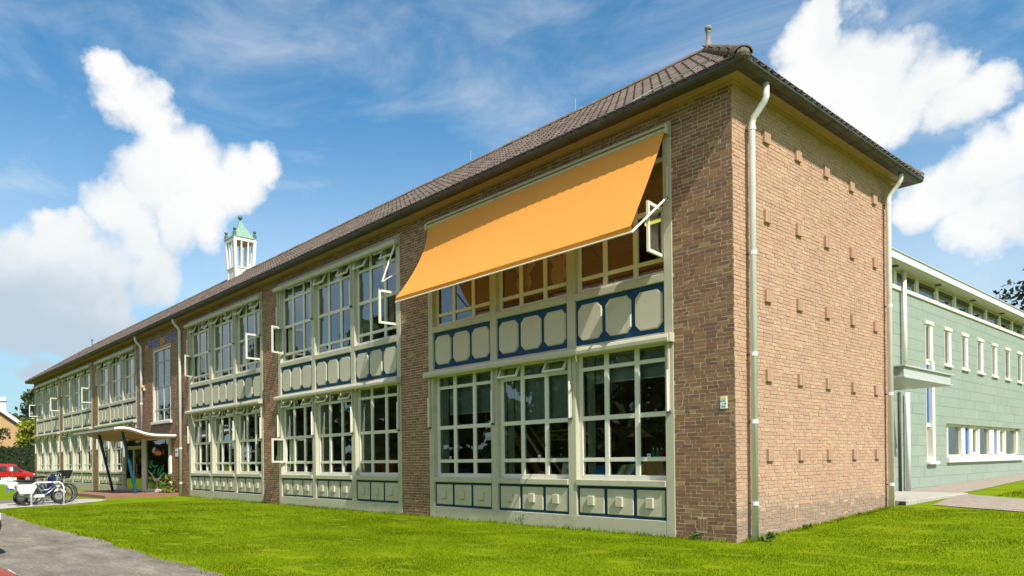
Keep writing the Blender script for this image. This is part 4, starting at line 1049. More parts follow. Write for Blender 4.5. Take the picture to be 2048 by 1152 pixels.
m = MB(); m.bbox(AX-.3, AX+.045, AY0, AY1, 5.991, 6.105, 'annex_frame', .006); m.build('clerestory_sill', an)
for k in range(17):
    y = 7.88+1.737*k
    m = MB(); m.box(AX-.06, AX+.01, y-.10, y+.10, 6.106, 6.544, 'annex_frame'); m.build('clerestory_post', an)
    wn = MB(); a, b = y+.101, y+1.636
    wn.box(AX-.07, AX-.03, a, a+.05, 6.106, 6.544, 'annex_frame'); wn.box(AX-.07, AX-.03, b-.05, b, 6.106, 6.544, 'annex_frame'); wn.box(AX-.07, AX-.03, a+.05, b-.05, 6.106, 6.15, 'annex_frame'); wn.box(AX-.07, AX-.03, a+.05, b-.05, 6.50, 6.544, 'annex_frame')
    wn = wn.build('clerestory_window', an)
    p = MB(); p.add([(AX-.05,a+.05,6.15),(AX-.05,b-.05,6.15),(AX-.05,b-.05,6.50),(AX-.05,a+.05,6.50)], [(0,1,2,3)], 'glass_green'); p.build('pane', wn)
    p = MB(); p.bbox(AX-.055, AX-.012, a+.05, b-.05, 6.40, 6.50, 'gutter_metal', .006); p.build('window_blind', wn)
for k, (a, b, c, d) in enumerate(SLOT):
    wn = MB(); wn.box(AX-.25, AX+.022, b-(.26 if k < 5 else .10), b, c, d, 'annex_frame'); wn.box(AX-.25, AX+.012, a, a+.035, c, d, 'annex_frame'); e_ = b-(.26 if k < 5 else .10); wn.box(AX-.25, AX-.01, a+.035, e_, c, c+.05, 'annex_frame'); wn.box(AX-.25, AX-.01, a+.035, e_, d-.06, d, 'annex_frame')
    # half open tilting casement inside the reveal
    wn = wn.build('slot_window', an)
    m = MB(); m.bbox(AX-.12, AX+.05, a-.03, b+.03, d+.002, d+.11, 'annex_frame', .006); m.build('lintel', wn)
    if k: m = MB(); m.bbox(AX-.12, AX+.07, a-.03, b+.06, c-.07, c-.002, 'annex_frame', .006); m.build('window_sill', wn)
    m = MB(); m.add([(AX-.03,a+.036,c+.05),(AX-.03,e_,c+.05),(AX-.03,e_,d-.06),(AX-.03,a+.036,d-.06)], [(0,1,2,3)], 'glass_green'); m.build('pane', wn)
    m = MB(); m.add([(AX-.262,a,c),(AX-.262,b,c),(AX-.262,b,d),(AX-.262,a,d)], [(0,1,2,3)], 'dark_interior'); m.build('window_back', wn)
a, b, c, d = STRIP
m = MB(); m.box(AX-.20, AX+.05, b-.23, b, c, d, 'annex_frame'); m.box(AX-.20, AX+.01, a, a+.03, c, d, 'annex_frame'); m.box(AX-.20, AX-.02, a+.03, b-.23, 2.22, 2.34, 'annex_frame'); m.box(AX-.20, AX-.02, a+.03, b-.23, 4.10, d, 'annex_frame'); m.box(AX-.2, AX-.02, a+.03, b-.23, c, c+.10, 'annex_frame')
sw = m.build('strip_window', an)
m = MB(); m.box(AX-.18, AX-.05, a+.031, b-.231, 2.341, 4.099, 'royal_blue'); m.build('blue_panel', sw)
m = MB(); m.bbox(AX-.12, AX+.12, a-.03, b+.16, c-.09, c-.002, 'annex_frame', .006); m.build('window_sill', sw)
m = MB(); m.box(AX-.16, AX-.12, a+.031, b-.231, c+.101, 2.219, 'annex_frame'); m.add([(AX-.10,a+.1,c+.15),(AX-.10,b-.27,c+.15),(AX-.10,b-.27,2.17),(AX-.10,a+.1,2.17)], [(0,1,2,3)], 'glass_green'); m.build('pane', sw)
a, b, c, d = BAND
bw_ = MB(); bw_.box(AX-.3, AX-.14, a, b, d-.07, d, 'annex_frame'); bw_.box(AX-.3, AX-.14, a, b, c, c+.07, 'annex_frame')
cuts = [(15.54,15.62),(15.96,16.06),(17.42,17.83),(18.30,18.66),(19.30,19.46),(20.66,21.26),(21.64,22.04),(22.70,22.83),(24.33,24.56)]
for q in cuts: bw_.box(AX-.3, AX-.10, q[0], q[1], c+.07, d-.07, 'annex_frame')
bwo = bw_.build('band_window', an)
m = MB(); m.bbox(AX-.2, AX+.09, a-.02, b+.05, c-.18, c-.002, 'annex_frame', .006); m.build('window_sill', bwo)
for (y0, y1, k) in ((15.62,15.96,'v'),(16.06,17.42,'g'),(17.83,18.30,'b'),(18.66,19.30,'v'),(19.46,20.66,'g'),(21.26,21.64,'b'),(22.04,22.70,'v'),(22.83,24.33,'g')):
    m = MB()
    if k == 'b': m.box(AX-.25, AX-.16, y0+.001, y1-.001, c+.071, d-.071, 'royal_blue'); m.build('blue_panel', bwo); continue
    if k == 'v':
        m.box(AX-.22, AX-.15, y0+.001, y0+.09, c+.071, d-.071, 'annex_frame'); m.box(AX-.22, AX-.15, y1-.09, y1-.001, c+.071, d-.071, 'annex_frame'); m.box(AX-.22, AX-.15, y0+.09, y1-.09, c+.071, c+.15, 'annex_frame'); m.box(AX-.22, AX-.15, y0+.09, y1-.09, d-.14, d-.071, 'annex_frame'); m.build('vent_casement', bwo); m = MB()
    m.add([(AX-.19,y0,c+.07),(AX-.19,y1,c+.07),(AX-.19,y1,d-.07),(AX-.19,y0,d-.07)], [(0,1,2,3)], 'glass_green'); m.build('pane', bwo)
m = MB(); m.add([(AX-.299,a,c),(AX-.299,b,c),(AX-.299,b,d),(AX-.299,a,d)], [(0,1,2,3)], 'dark_interior'); m.build('window_back', bwo)
def apipe(pts, r, m_): m = MB(); m.tube(pts, r, m_, 10); return m.build('downpipe', an, smooth=True)
apipe([(AX+.11,11.70,6.545),(AX+.11,11.70,3.46)], .062, 'annex_frame'); apipe([(AX+.11,11.84,3.14),(AX+.11,11.84,.36)], .062, 'zinc'); apipe([(AX+.05,11.42,3.14),(AX+.05,11.42,.36)], .035, 'gutter_metal')
cn = thing('side_door_canopy', 'grey steel channel canopy over the step where annex meets brick wall', 'canopy', (-.75, 9.2, 3.2))
m = MB(); m.bbox(AX+.002, 0, 7.45, 10.9, 3.15, 3.19, 'steel_grey', .004); m.build('bottom_plate', cn)
m = MB(); m.bbox(AX+.002, -.02, 7.47, 10.75, 3.191, 3.40, 'steel_grey', .004); m.build('channel_web', cn)
m = MB(); m.bbox(AX+.002, .03, 7.42, 10.95, 3.401, 3.44, 'steel_grey', .004); m.build('top_flange', cn)
m = MB(); z_ = .375; m.bbox(AX+.01, .20, 6.86, 11.25, .10, z_, 'concrete', .012); st = m.build('entrance_step'); tag(st, 'low concrete step slab between the brick corner and mint annex', 'step')
gr = thing('drain_grate', 'small black drain grate set in the front of the concrete step', 'grate', (.15, 6.85, .3))
m = MB(); m.box(.06, .185, 6.838, 6.86, .255, .345, 'black_plastic'); m.build('grate_plate', gr)
for k in range(3): m = MB(); m.box(.075+.036*k, .097+.036*k, 6.832, 6.839, .265, .335, 'gutter_metal'); m.build('grate_bar', gr)

# ------------------------------------------------------------------ things behind the school's windows
WN = ['window nearest the entrance', 'middle window', 'window nearest the brick corner']
FLN = ['ground floor', 'upper floor']
def cloth(name, x0, x1, z0, z1, y, m_, folds, amp, label, cat, group):
    n = folds*6; V = []; F = []
    for i in range(n+1):
        x = x0+(x1-x0)*i/n; yy = y+amp*math.sin(2*math.pi*folds*i/n)+RNG.normal(0, amp*.15)
        V += [(x, yy, z0), (x+RNG.normal(0,.004), yy*1.0, z1)]
    for i in range(n): F.append((2*i, 2*i+2, 2*i+3, 2*i+1))
    mb = MB(); mb.add(V, F, m_); o = mb.build(name, smooth=True); return tag(o, label, cat, group)
def cx(b, w, off): return XL[b]+(XR[b]-XL[b])/BW0*(ox[w]+off)
BAYS = ['brick corner bay', 'second bay', 'third bay', 'bay past the entrance', 'fifth bay', 'farthest bay']
WS = ['left window', 'middle window', 'right window']
for b in range(6):
    for f in (0, 1):
        for w in range(3):
            if b == 0 and f == 1: continue
            wd = .30 if b else .20
            if b == 2: wd = .48
            if b > 2: wd = .75
            cloth('curtain', cx(b,w,.09), cx(b,w,.09+wd), FZ[f][0]+.05, FZ[f][1]-.04, .235, 'curtain_cloth', 3, .03, 'pale green curtain in the %s %s of the %s' % (FLN[f], WS[w], BAYS[b]), 'curtain', 'pale green curtains inside the classroom windows')
            if b in (2,3,4,5) and w != 1 and f == 0: cloth('curtain', cx(b,w,1.05), cx(b,w,1.40), FZ[f][0]+.05, FZ[f][1]-.04, .245, 'curtain_cloth', 3, .03, 'narrow middle curtain of the %s %s of the %s' % (FLN[f], WS[w], BAYS[b]), 'curtain', 'pale green curtains inside the classroom windows')
for w, zb in ((0, 2.47), (1, 2.17), (2, 2.84)):
    m = MB(); m.box(cx(0,w,.28), cx(0,w,2.0), .275, .279, zb, 3.36, 'blind_cloth'); m.tube([(cx(0,w,.28),.277,zb),(cx(0,w,2.0),.277,zb)], .012, 'card_white', 6)
    tag(m.build('roller_blind'), 'grey green roller blind %s the ground floor %s of the corner bay' % (('half down','mostly down','barely down')[w], WS[w]), 'roller blind', 'roller blinds inside the corner bay')
# wooden loft with stair behind the left and middle windows of the corner bay
lf = thing('wooden_loft_stair', 'pine play loft with slanting stair inside the corner bay', 'loft', (-6.2, 1.2, .05))
def plank(p, q, w_, t_, name, m_='pine_wood'):
    p, q = Vector(p), Vector(q); d = q-p; l = d.length; d.normalize(); s = Vector((0,1,0)); u = d.cross(s).normalized(); s = u.cross(d)
    T = Matrix.Identity(4)
    for i in range(3): T[i][0], T[i][1], T[i][2], T[i][3] = d[i], s[i], u[i], p[i]
    m = MB(); m.bbox(0, l, -t_/2, t_/2, -w_/2, w_/2, m_, .004, T); return m.build(name, lf)
plank((-7.3,1.1,2.0),(-6.25,1.1,2.0),.12,.05,'loft_beam'); plank((-6.3,1.1,.1),(-6.3,1.1,2.75),.10,.09,'loft_post'); plank((-7.3,1.1,2.72),(-6.25,1.1,2.72),.07,.05,'loft_rail')
for k in range(6): plank((-7.2+.16*k,1.1,2.06),(-7.2+.16*k,1.1,2.69),.04,.03,'loft_baluster')
plank((-6.2,1.05,2.0),(-4.75,1.05,.35),.16,.05,'stair_stringer'); plank((-6.15,.55,2.05),(-4.7,.55,.4),.16,.05,'stair_stringer'); plank((-6.15,1.0,2.75),(-4.6,1.0,1.0),.06,.04,'stair_handrail'); plank((-6.05,.6,2.75),(-4.5,.6,1.0),.06,.04,'stair_handrail')
for k in range(6): m = MB(); x = -6.05+.24*k; z = 1.86-.273*k; m.bbox(x-.08, x+.10, .58, 1.02, z-.015, z+.015, 'pine_wood', .003); m.build('stair_tread', lf)
# clothes hangers on rails
rl = thing('clothes_rail', 'wooden clothes rail behind the middle ground floor window of the corner bay', 'clothes rail', (-4.4, 1.0, .05))
m = MB(); m.tube([(-5.35,1.0,2.0),(-3.3,1.0,2.0)], .016, 'pine_wood', 8); m.build('rail', rl); m = MB(); m.bbox(-5.05, -4.98, .97, 1.03, .05, 2.0, 'pine_wood', .004); m.build('rail_post', rl)
def hanger(x, y, z, rz, label):
    h = thing('coat_hanger', label, 'coat hanger', (x, y, z), 'wooden coat hangers in the corner bay', local=True, rz=rz)
    m = MB(); m.tube([(-.21,0,-.19),(0,0,-.06),(.21,0,-.19)], [.010,.016,.010], 'pine_wood', 6); m.tube([(-.20,0,-.185),(.20,0,-.185)], .007, 'pine_wood', 5); m.build('hanger_body', h)
    m = MB(); m.tube([(0,0,-.06),(0,0,.0),(.02,0,.03),(-.01,0,.045)], .004, 'chrome', 5); m.build('hanger_hook', h)
for k, (x, rz) in enumerate(((-5.08,1.0),(-4.95,.8),(-4.83,.9),(-4.52,.75),(-4.22,.15),(-3.72,.9))): hanger(x, 1.0, 1.985, rz, 'wooden coat hanger on the rail, %s from the post' % ['first','second','third','fourth, set apart','fifth, facing the glass','last'][k])
for k in range(4): hanger(-2.74+.045*k, 1.1, 1.99, 1.05, 'wooden coat hanger bunched behind the right window, %s of four' % ['first','second','third','last'][k])
m = MB(); m.tube([(-3.2,1.1,2.0),(-1.4,1.1,2.0)], .015, 'gutter_metal', 6); tag(m.build('hanging_rail'), 'dark hanging rail behind the right ground floor window of the corner bay', 'clothes rail')
# window ledge inside
lg = MB(); lg.bbox(-7.7, -1.35, .175, .80, .985, 1.02, 'pine_wood', .004); tag(lg.build('window_ledge'), 'long wooden ledge inside the corner bay under the ground floor windows', 'ledge')
BC = ['green_plastic','card_white','yellow_plastic','leaf_green_film','paper_tan','bird_mint','card_white','cloth_blue','leaf_green_film','film_grey','bird_mint','card_white','green_plastic']
for k in range(13):
    x = -2.60+.052*k; T = Matrix.Translation((x, .19, 1.022)) @ Matrix.Rotation(R(38-k*1.2), 4, 'Y')
    m = MB(); m.box(0, .012, 0, .22, 0, .30, BC[k], T); m.box(.0122, .022, .006, .214, .004, .296, 'card_white', T); m.box(.0222, .030, 0, .22, 0, .30, BC[k], T)
    tag(m.build('picture_book'), '%s picture book leaning in the row, %s' % (['green','white','yellow','leafy green','tan','mint','white','blue','bright green','grey','pale mint','white','dark green'][k], ['first at the left end','second from the left','third from the left','fourth from the left','fifth from the left','sixth from the left','middle of the row','eighth along','ninth along','tenth along','third from the right end','second from the right end','last at the right end'][k]), 'book', 'picture books leaning on the window ledge')
m = MB(); m.bbox(-1.93, -1.50, .185, .52, 1.022, 1.34, 'cardboard', .006); m.box(-1.92, -1.51, .195, .51, 1.341, 1.344, 'paper_tan'); tag(m.build('cardboard_box'), 'brown cardboard box on the ledge beside the leaning books', 'box')
for k, (x, c_) in enumerate(((-1.75,'green_plastic'),(-1.66,'green_plastic'),(-1.57,'red_plastic'))):
    b_ = thing('squeeze_bottle', '%s paint bottle with white cap on top of the cardboard box' % ['first green','second green','red'][k], 'bottle', (x, .25, 1.345), 'paint bottles on the cardboard box')
    m = MB(); m.tube([(x,.25,1.346),(x,.25,1.48),(x,.25,1.52)], [.036,.036,.014], c_, 10); m.build('bottle_body', b_); m = MB(); m.tube([(x,.25,1.521),(x,.25,1.56)], .013, 'card_white', 8); m.build('bottle_cap', b_)
def heap(name, cx_, cy, cz, rx, ry, rz_, m_, label, cat):
    n, k = 22, 10; V = []; F = []
    for i in range(k+1):
        a = .5*math.pi*i/k
        for j in range(n):
            t = 2*math.pi*j/n; q = 1+.16*math.sin(3*t+i*1.3)+.10*math.sin(7*t-i*2.1); V.append((cx_+rx*math.cos(a)*math.cos(t)*q, cy+ry*math.cos(a)*math.sin(t)*q, cz+rz_*math.sin(a)*(.85+.15*math.sin(5*t+i))))
    for i in range(k):
        for j in range(n): F.append((i*n+j, i*n+(j+1) % n, (i+1)*n+(j+1) % n, (i+1)*n+j))
    mb = MB(); mb.add(V, F, m_); tag(mb.build(name, smooth=True), label, cat)
heap('blue_cloth', -3.0, .33, 1.022, .26, .14, .24, 'cloth_blue', 'crumpled blue cloth on the ledge left of the leaning books', 'cloth')
heap('blue_cushion', -2.4, .95, 1.1, .42, .3, .34, 'cloth_blue', 'blue cushion behind the row of books in the corner bay', 'cushion')
heap('purple_bag', -5.95, .34, 1.022, .22, .15, .17, 'cloth_purple', 'purple bag on the ledge beside the foot of the loft stair', 'bag')
heap('dark_bag', -7.1, .35, 1.022, .30, .15, .20, 'navy_paint', 'dark blue bag on the ledge in the left corner bay window', 'bag')
heap('fruit_pile', -4.55, .33, 1.022, .24, .13, .11, 'yellow_plastic', 'low yellow heap of toys on the ledge behind the middle window', 'toys')
m = MB(); T = Matrix.Translation((-3.95,.19,1.025)) @ Matrix.Rotation(R(-14), 4, 'X'); m.box(0, .42, 0, .012, 0, .29, 'card_white', T); o = m.build('picture_card'); tag(o, 'white picture card with a small drawing leaning in the middle window', 'card')
m = MB(); m.prism([(.15+.05*math.cos(q*.7), .12+.045*math.sin(q*.7)) for q in range(9)], -.004, -.001, 'paper_tan', 'xz', T); m.prism([(.21+.03*math.cos(q*.7), .10+.03*math.sin(q*.7)) for q in range(9)], -.005, -.002, 'black_plastic', 'xz', T); m.build('drawing', o)
for k, (x, z) in enumerate(((-7.45,1.41),(-4.52,1.41),(-2.05,1.40),(-1.80,1.40))):
    m = MB(); m.box(x, x+.07, .128, .132, z, z+.055, 'film_white'); m.box(x+.012, x+.058, .126, .1285, z+.012, z+.043, 'letter_blue'); tag(m.build('window_sticker'), 'small blue and white sticker low on the glass, %s' % ['in the left corner bay window','in the middle corner bay window','second from the right end','nearest the paint bottles'][k], 'sticker', 'small stickers on the ground floor glass')
m = MB(); m.box(cx(1,0,.16), cx(1,0,.46), .30, .306, 1.40, 1.58, 'card_white'); m.box(cx(1,0,.18), cx(1,0,.44), .296, .3005, 1.42, 1.56, 'green_plastic'); m.prism([(cx(1,0,.24),1.45),(cx(1,0,.27),1.45),(cx(1,0,.31),1.49),(cx(1,0,.36),1.45),(cx(1,0,.38),1.46),(cx(1,0,.33),1.53),(cx(1,0,.25),1.52)], .292, .2965, 'card_white'); tag(m.build('exit_sign'), 'green and white running figure sign inside the open ground floor window', 'sign')
# tube lamps and wall decorations of the upper classroom under the awning
for k, (x, y, z) in enumerate(((-2.7, 2.4, 6.45), (-1.9, 2.3, 6.95))):
    t_ = thing('tube_lamp', 'lit yellow tube lamp hung %s under the upper ceiling behind the awning' % ['low', 'high'][k], 'lamp', (x, y, z))
    m = MB(); m.bbox(x-.72, x+.72, y-.06, y+.06, z+.035, z+.09, 'card_white', .005); m.build('lamp_housing', t_)
    m = MB(); m.tube([(x-.70,y,z),(x+.70,y,z)], .030, 'lit_tube', 8); m.build('tube', t_)
for k, x in enumerate((-4.95, -3.95)):
    q = thing('paper_animal', 'round headed tan paper animal stuck up in the upper middle window, %s' % ['first from the left', 'second from the left'][k], 'decoration', (x, .25, 5.3), 'paper animals in the upper window')
    m = MB(); m.prism([(a, b) for a, b in ell(x, 5.48, .24, .19, .2)], .24, .244, 'paper_tan'); m.build('head', q); m = MB(); m.prism(ell(x-.05, 5.16, .22, .24, 0), .245, .249, 'paper_tan'); m.build('body', q)
    for s in (-1, 1): m = MB(); m.prism(ell(x+.24*s, 5.52, .07, .08), .2445, .2485, 'paper_tan'); m.build('ear', q)
    for s in (-1, 1): m = MB(); m.prism(ell(x+.07*s-.02, 5.53, .03, .035), .236, .2395, 'dark_trim'); m.build('eye', q)
# furniture deeper in the rooms
for k, (b, w, c_) in enumerate(((1,0,'letter_orange'),(1,1,'letter_orange'),(1,2,'pine_wood'),(2,1,'red_plastic'),(2,2,'card_white'))):
    x = cx(b, w, .7); cb = thing('low_cupboard', '%s cupboard in the %s behind the %s' % (['orange','orange','pine','red','white'][k], BAYS[b], WS[w]), 'cupboard', (x+.6, 3.0, .06))
    m = MB(); m.bbox(x, x+1.3, 3.0, 3.4, .06, (1.5, 2.3, 1.2, 1.25, 1.2)[k], c_, .01); m.build('cupboard_body', cb)
    for s in (0, 1): m = MB(); m.bbox(x+.03+.63*s, x+.62+.63*s, 2.975, 2.999, .12, (1.44, 2.24, 1.14, 1.19, 1.14)[k], c_, .006); m.build('cupboard_door', cb)

# ------------------------------------------------------------------ trees, hedges, shrubs
def leaf_cloud(name, centres, n, spread, size, pal, m_, parent=None, flat=.7, **k):
    """n leaf-sized faces gathered in clumps round the given centres (x,y,z,r)"""
    C_ = np.array(centres); i = RNG.integers(len(C_), size=n); d = RNG.normal(size=(n, 3)); d /= np.linalg.norm(d, axis=1)[:,None]
    rad = C_[i, 3]*RNG.uniform(.35, 1.0, n)**.5*(1+RNG.normal(0, spread, n)); p = C_[i,:3]+d*rad[:,None]*np.array([1, 1, flat])
    a = RNG.normal(size=(n, 3))+np.array([0,0,.5]); a /= np.linalg.norm(a, axis=1)[:,None]; b = np.cross(a, RNG.normal(size=(n, 3))); b /= np.linalg.norm(b, axis=1)[:,None]; c = np.cross(a, b)
    s = size*RNG.uniform(.6, 1.35, n)[:,None]
    V = np.stack([p-b*s, p+c*s*.55, p+b*s, p-c*s*.55], 1).reshape(-1, 3); F = np.arange(4*n).reshape(-1, 4)
    tn = np.array(pal)[RNG.integers(len(pal), size=n)]*RNG.uniform(.8, 1.2, n)[:,None]
    return obj(name, np_mesh(name, V, F, m_, tn), parent, **k)
def tree(label, x, y, h, r, pal, n, size, name='broadleaf_tree', seed=0, trunk=.18, low=.3, group=None):
    z = float(zg(x, y)); t = thing(name, label, 'tree', (x, y, z), group); rg = np.random.default_rng(seed)
    mb = MB(); mb.tube([(x,y,z-.1),(x+.05,y,z+h*.25),(x-.05,y+.08,z+h*.55),(x,y,z+h*.85)], [trunk*1.3,trunk,trunk*.65,trunk*.15], 'bark', 8); tr = mb.build('trunk', t, smooth=True)
    cs = []
    for k in range(int(16+r*5)):
        u = rg.uniform(low, 1.0); a = rg.uniform(0, 2*math.pi); q = r*math.sin(math.pi*min(1, (u-low)/(1-low)*.85+.15))**.6*rg.uniform(.35, 1); cs.append((x+q*math.cos(a), y+q*math.sin(a), z+h*u*.96, r*rg.uniform(.22, .40)))
        if k < 9: mb = MB(); mb.tube([(x,y,z+h*u*.55),(x+q*.5*math.cos(a),y+q*.5*math.sin(a),z+h*u*.78),(x+q*math.cos(a),y+q*math.sin(a),z+h*u*.95)], [trunk*.4,trunk*.22,trunk*.06], 'bark', 5); mb.build('limb', tr)
    leaf_cloud('crown', cs, n, .18, size, pal, 'tree_leaf', t); return t
G1 = [(.045,.085,.018),(.06,.11,.02),(.035,.065,.015),(.08,.13,.03),(.05,.09,.03)]
G2 = [(.05,.075,.02),(.075,.10,.025),(.035,.055,.018),(.10,.12,.04)]
DK = [(.018,.032,.012),(.028,.045,.015),(.035,.03,.02),(.015,.025,.012),(.04,.055,.02)]
YL = [(.34,.34,.02),(.42,.38,.03),(.25,.29,.02),(.16,.22,.02)]
tree('dark leaved maple rising beyond the mint annex roof', .2, 48.5, 16.8, 7.4, DK, 17000, .21, 'maple_tree', 3, .35)
tree('bushy green tree with loose top beyond the far end of the school', -121, 11.6, 13.2, 4.0, G2, 3800, .32, seed=11)
tree('low dense green tree at the left of the loose topped tree', -118, 8.2, 9.4, 3.2, G2, 2600, .30, seed=12)
tree('dark rounded tree standing behind the yellow shrub', -108, 9.2, 7.6, 2.6, DK+G1, 2000, .26, seed=13)
tree('small sparse reddish tree before the tan brick house', -88.5, 1.4, 6.2, 2.2, [(.08,.06,.03),(.10,.08,.035),(.06,.06,.025),(.12,.10,.05)], 700, .20, 'small_tree', 14, .09, .5)
ys = thing('yellow_shrub', 'bright yellow leaved shrub between the hedge and the school', 'shrub', (-92, 6.4, -.3))
mb = MB(); mb.tube([(-92,6.2,-.35),(-92,6.2,3)], .1, 'bark', 6); mb.build('stem', ys)
leaf_cloud('foliage', [(-92+RNG.uniform(-1,1), 5.6+RNG.uniform(-.5,1.6), z, .95) for z in np.linspace(4.2, 6.1, 10)], 1500, .15, .24, YL, 'hedge_leaf', ys)
leaf_cloud('lower_foliage', [(-92+RNG.uniform(-1,1), 5.6+RNG.uniform(-.6,1.6), z, .9) for z in np.linspace(2.2, 4.0, 8)], 900, .15, .24, G1, 'hedge_leaf', ys)
def hedge(label, x0, x1, y0, y1, h, n, size, pal, zb=None):
    t = thing('clipped_hedge', label, 'hedge', (.5*(x0+x1), .5*(y0+y1), float(zg(x0, y0)))); z0 = float(zg(x0, y0))
    mb = MB(); mb.box(x0+.12, x1-.12, y0+.12, y1-.12, z0-.2, z0+h-.12, 'hedge_core'); mb.build('branch_mass', t)
    P_ = []
    A = [((y1-y0)*h, 0), ((y1-y0)*h, 1), ((x1-x0)*h, 2), ((x1-x0)*h, 3), ((x1-x0)*(y1-y0), 4)]; tot = sum(a for a, _ in A)
    for a, k in A:
        q = int(n*a/tot); u, v = RNG.uniform(0, 1, q), RNG.uniform(0, 1, q); e = RNG.uniform(-.16, .05, q)
        X = x0+(x1-x0)*u; Y = y0+(y1-y0)*u; Z = z0+h*v
        P_.append({0: np.c_[x0-e, Y, Z], 1: np.c_[x1+e, Y, Z], 2: np.c_[X, y0-e, Z], 3: np.c_[X, y1+e, Z], 4: np.c_[X, y0+(y1-y0)*v, z0+h+e]}[k])
    p = np.vstack(P_); leaf_cloud('foliage', np.c_[p, np.full(len(p), .05)], len(p)*1, .1, size, pal, 'hedge_leaf', t)
mat('hedge_core', (.012,.022,.008), .9)
hedge('tall clipped dark green hedge behind the parked red van', -87.6, -86.2, -26, 9.0, 3.68, 9000, .12, [(.025,.060,.010),(.035,.080,.014),(.018,.042,.009),(.045,.09,.016)])
sb = thing('small_shrub', 'small yellow green shrub at the foot of the entrance downpipe', 'shrub', (-26.0, -.25, 0))
mb = MB(); mb.tube([(-26.0,-.25,-.05),(-26.0,-.25,.5)], .02, 'bark', 5); mb.build('stem', sb)
leaf_cloud('foliage', [(-26.05,-.28,.25,.30),(-25.85,-.25,.22,.25),(-26.0,-.2,.55,.26),(-25.95,-.25,.80,.18),(-26.5,-.35,.14,.22)], 420, .15, .065, [(.22,.22,.03),(.12,.17,.02),(.30,.24,.06),(.08,.13,.02)], 'hedge_leaf', sb)
def weed(x, y, label, n=26, s=.05, h=.16):
    z = float(zg(x, y)); t = thing('wall_weed', label, 'weed', (x, y, z), 'weeds at the foot of the walls')
    mb = MB()
    for k in range(3): mb.tube([(x+.02*k,y,z),(x+.02*k+RNG.normal(0,.03),y-.02,z+h)], .004, 'leaf_green_film', 4)
    mb.build('stem', t); leaf_cloud('foliage', [(x,y-.02,z+h*.4,h*.5),(x+.06,y-.01,z+h*.7,h*.35)], n, .2, s, [(.10,.16,.02),(.14,.2,.03),(.07,.12,.02)], 'hedge_leaf', t)
weed(-.75, -.05, 'small green weed at the foot of the corner pier', h=.12); weed(.28, .42, 'grassy tuft round the foot of the front downpipe', 60, .06, .13); weed(-4.9, -.05, 'thin tall weed below the middle panels of the corner bay', 16, .035, .25); weed(.12, 2.2, 'low weed clump at the foot of the bare end wall', 40, .04, .08); weed(-9.6, -.06, 'wispy weed below the second bay panels', 14, .035, .26)
# across the street, seen mirrored in the panes
STR = [(-84,-24,13,4.8),(-72,-27,14.5,5.4),(-61,-24,12.5,4.6),(-50,-28,15.5,5.8),(-41,-25,13,5.0),(-33,-30,15,5.6),(-24,-27,12.5,5.0),(-15,-30,14,5.4),(-6,-29,12.5,5)]
for k, (x, y, h, r) in enumerate(STR):
    tree('green street tree across the road, %s from the far end' % ['first','second','third','fourth','fifth','sixth','seventh','eighth','ninth'][k], x, y, h, r, G1 if k % 2 else G2, 6500, .46, 'street_tree', 30+k, .25, .10, 'street trees across the road')
hedge('long low hedge across the road opposite the school', -90, 2, -33.6, -32.4, 2.6, 7000, .2, [(.03,.07,.012),(.04,.09,.015),(.02,.05,.01)])

# ------------------------------------------------------------------ house beyond the hedge
hs = thing('tan_brick_house', 'tan brick house gable with white verge boards beyond the hedge', 'house', (-105, -2, -.4))
gy0, gy1, ga, ge, gz = -10.3, 6.35, -1.98, 6.2, 12.6
m = MB(); m.prism([(gy0,-.5),(gy1,-.5),(gy1,ge),(ga,gz),(gy0,ge)], -112, -100, 'tan_brick', 'yz'); m.build('wall', hs)
def slab_(y0, z0, y1, z1, x0, x1, th, m_, name, par=None):
    d = Vector((0, y1-y0, z1-z0)).normalized(); n = Vector((0, -d.z, d.y)); n = n if n.z > 0 else -n
    vs = [(x, y+n.y*h, z+n.z*h) for x in (x0, x1) for (y, z) in ((y0, z0), (y1, z1)) for h in (.0, th)]
    mb = MB(); mb.add(vs, [(0,1,3,2),(4,6,7,5),(0,4,5,1),(2,3,7,6),(0,2,6,4),(1,5,7,3)], m_); return mb.build(name, par or hs)
rf = slab_(7.0, 5.72+.03, ga, gz+.03, -112.4, -99.7, .16, 'roof_plain', 'roof') if mat('roof_plain', (.10,.06,.05), .8, .2, 12) else None
slab_(-10.95, 5.72+.03, ga-.001, gz+.03, -112.4, -99.7, .16, 'roof_plain', 'roof')
slab_(7.05, 5.62, ga, gz-.02, -99.69, -99.62, .40, 'fascia_white', 'verge_board'); slab_(-11.0, 5.62, ga-.001, gz-.02, -99.69, -99.62, .40, 'fascia_white', 'verge_board')
slab_(7.0, 5.45, ga, gz-.17, -99.95, -99.70, .12, 'dark_trim', 'verge_soffit')
m = MB(); m.bbox(-104.5, -102.8, 2.2, 5.05, 6.5, 10.0, 'fascia_white', .02); ch = m.build('chimney', hs); m = MB(); m.bbox(-104.6, -102.7, 2.1, 5.15, 9.42, 9.50, 'dark_trim', .01); m.build('chimney_band', ch)

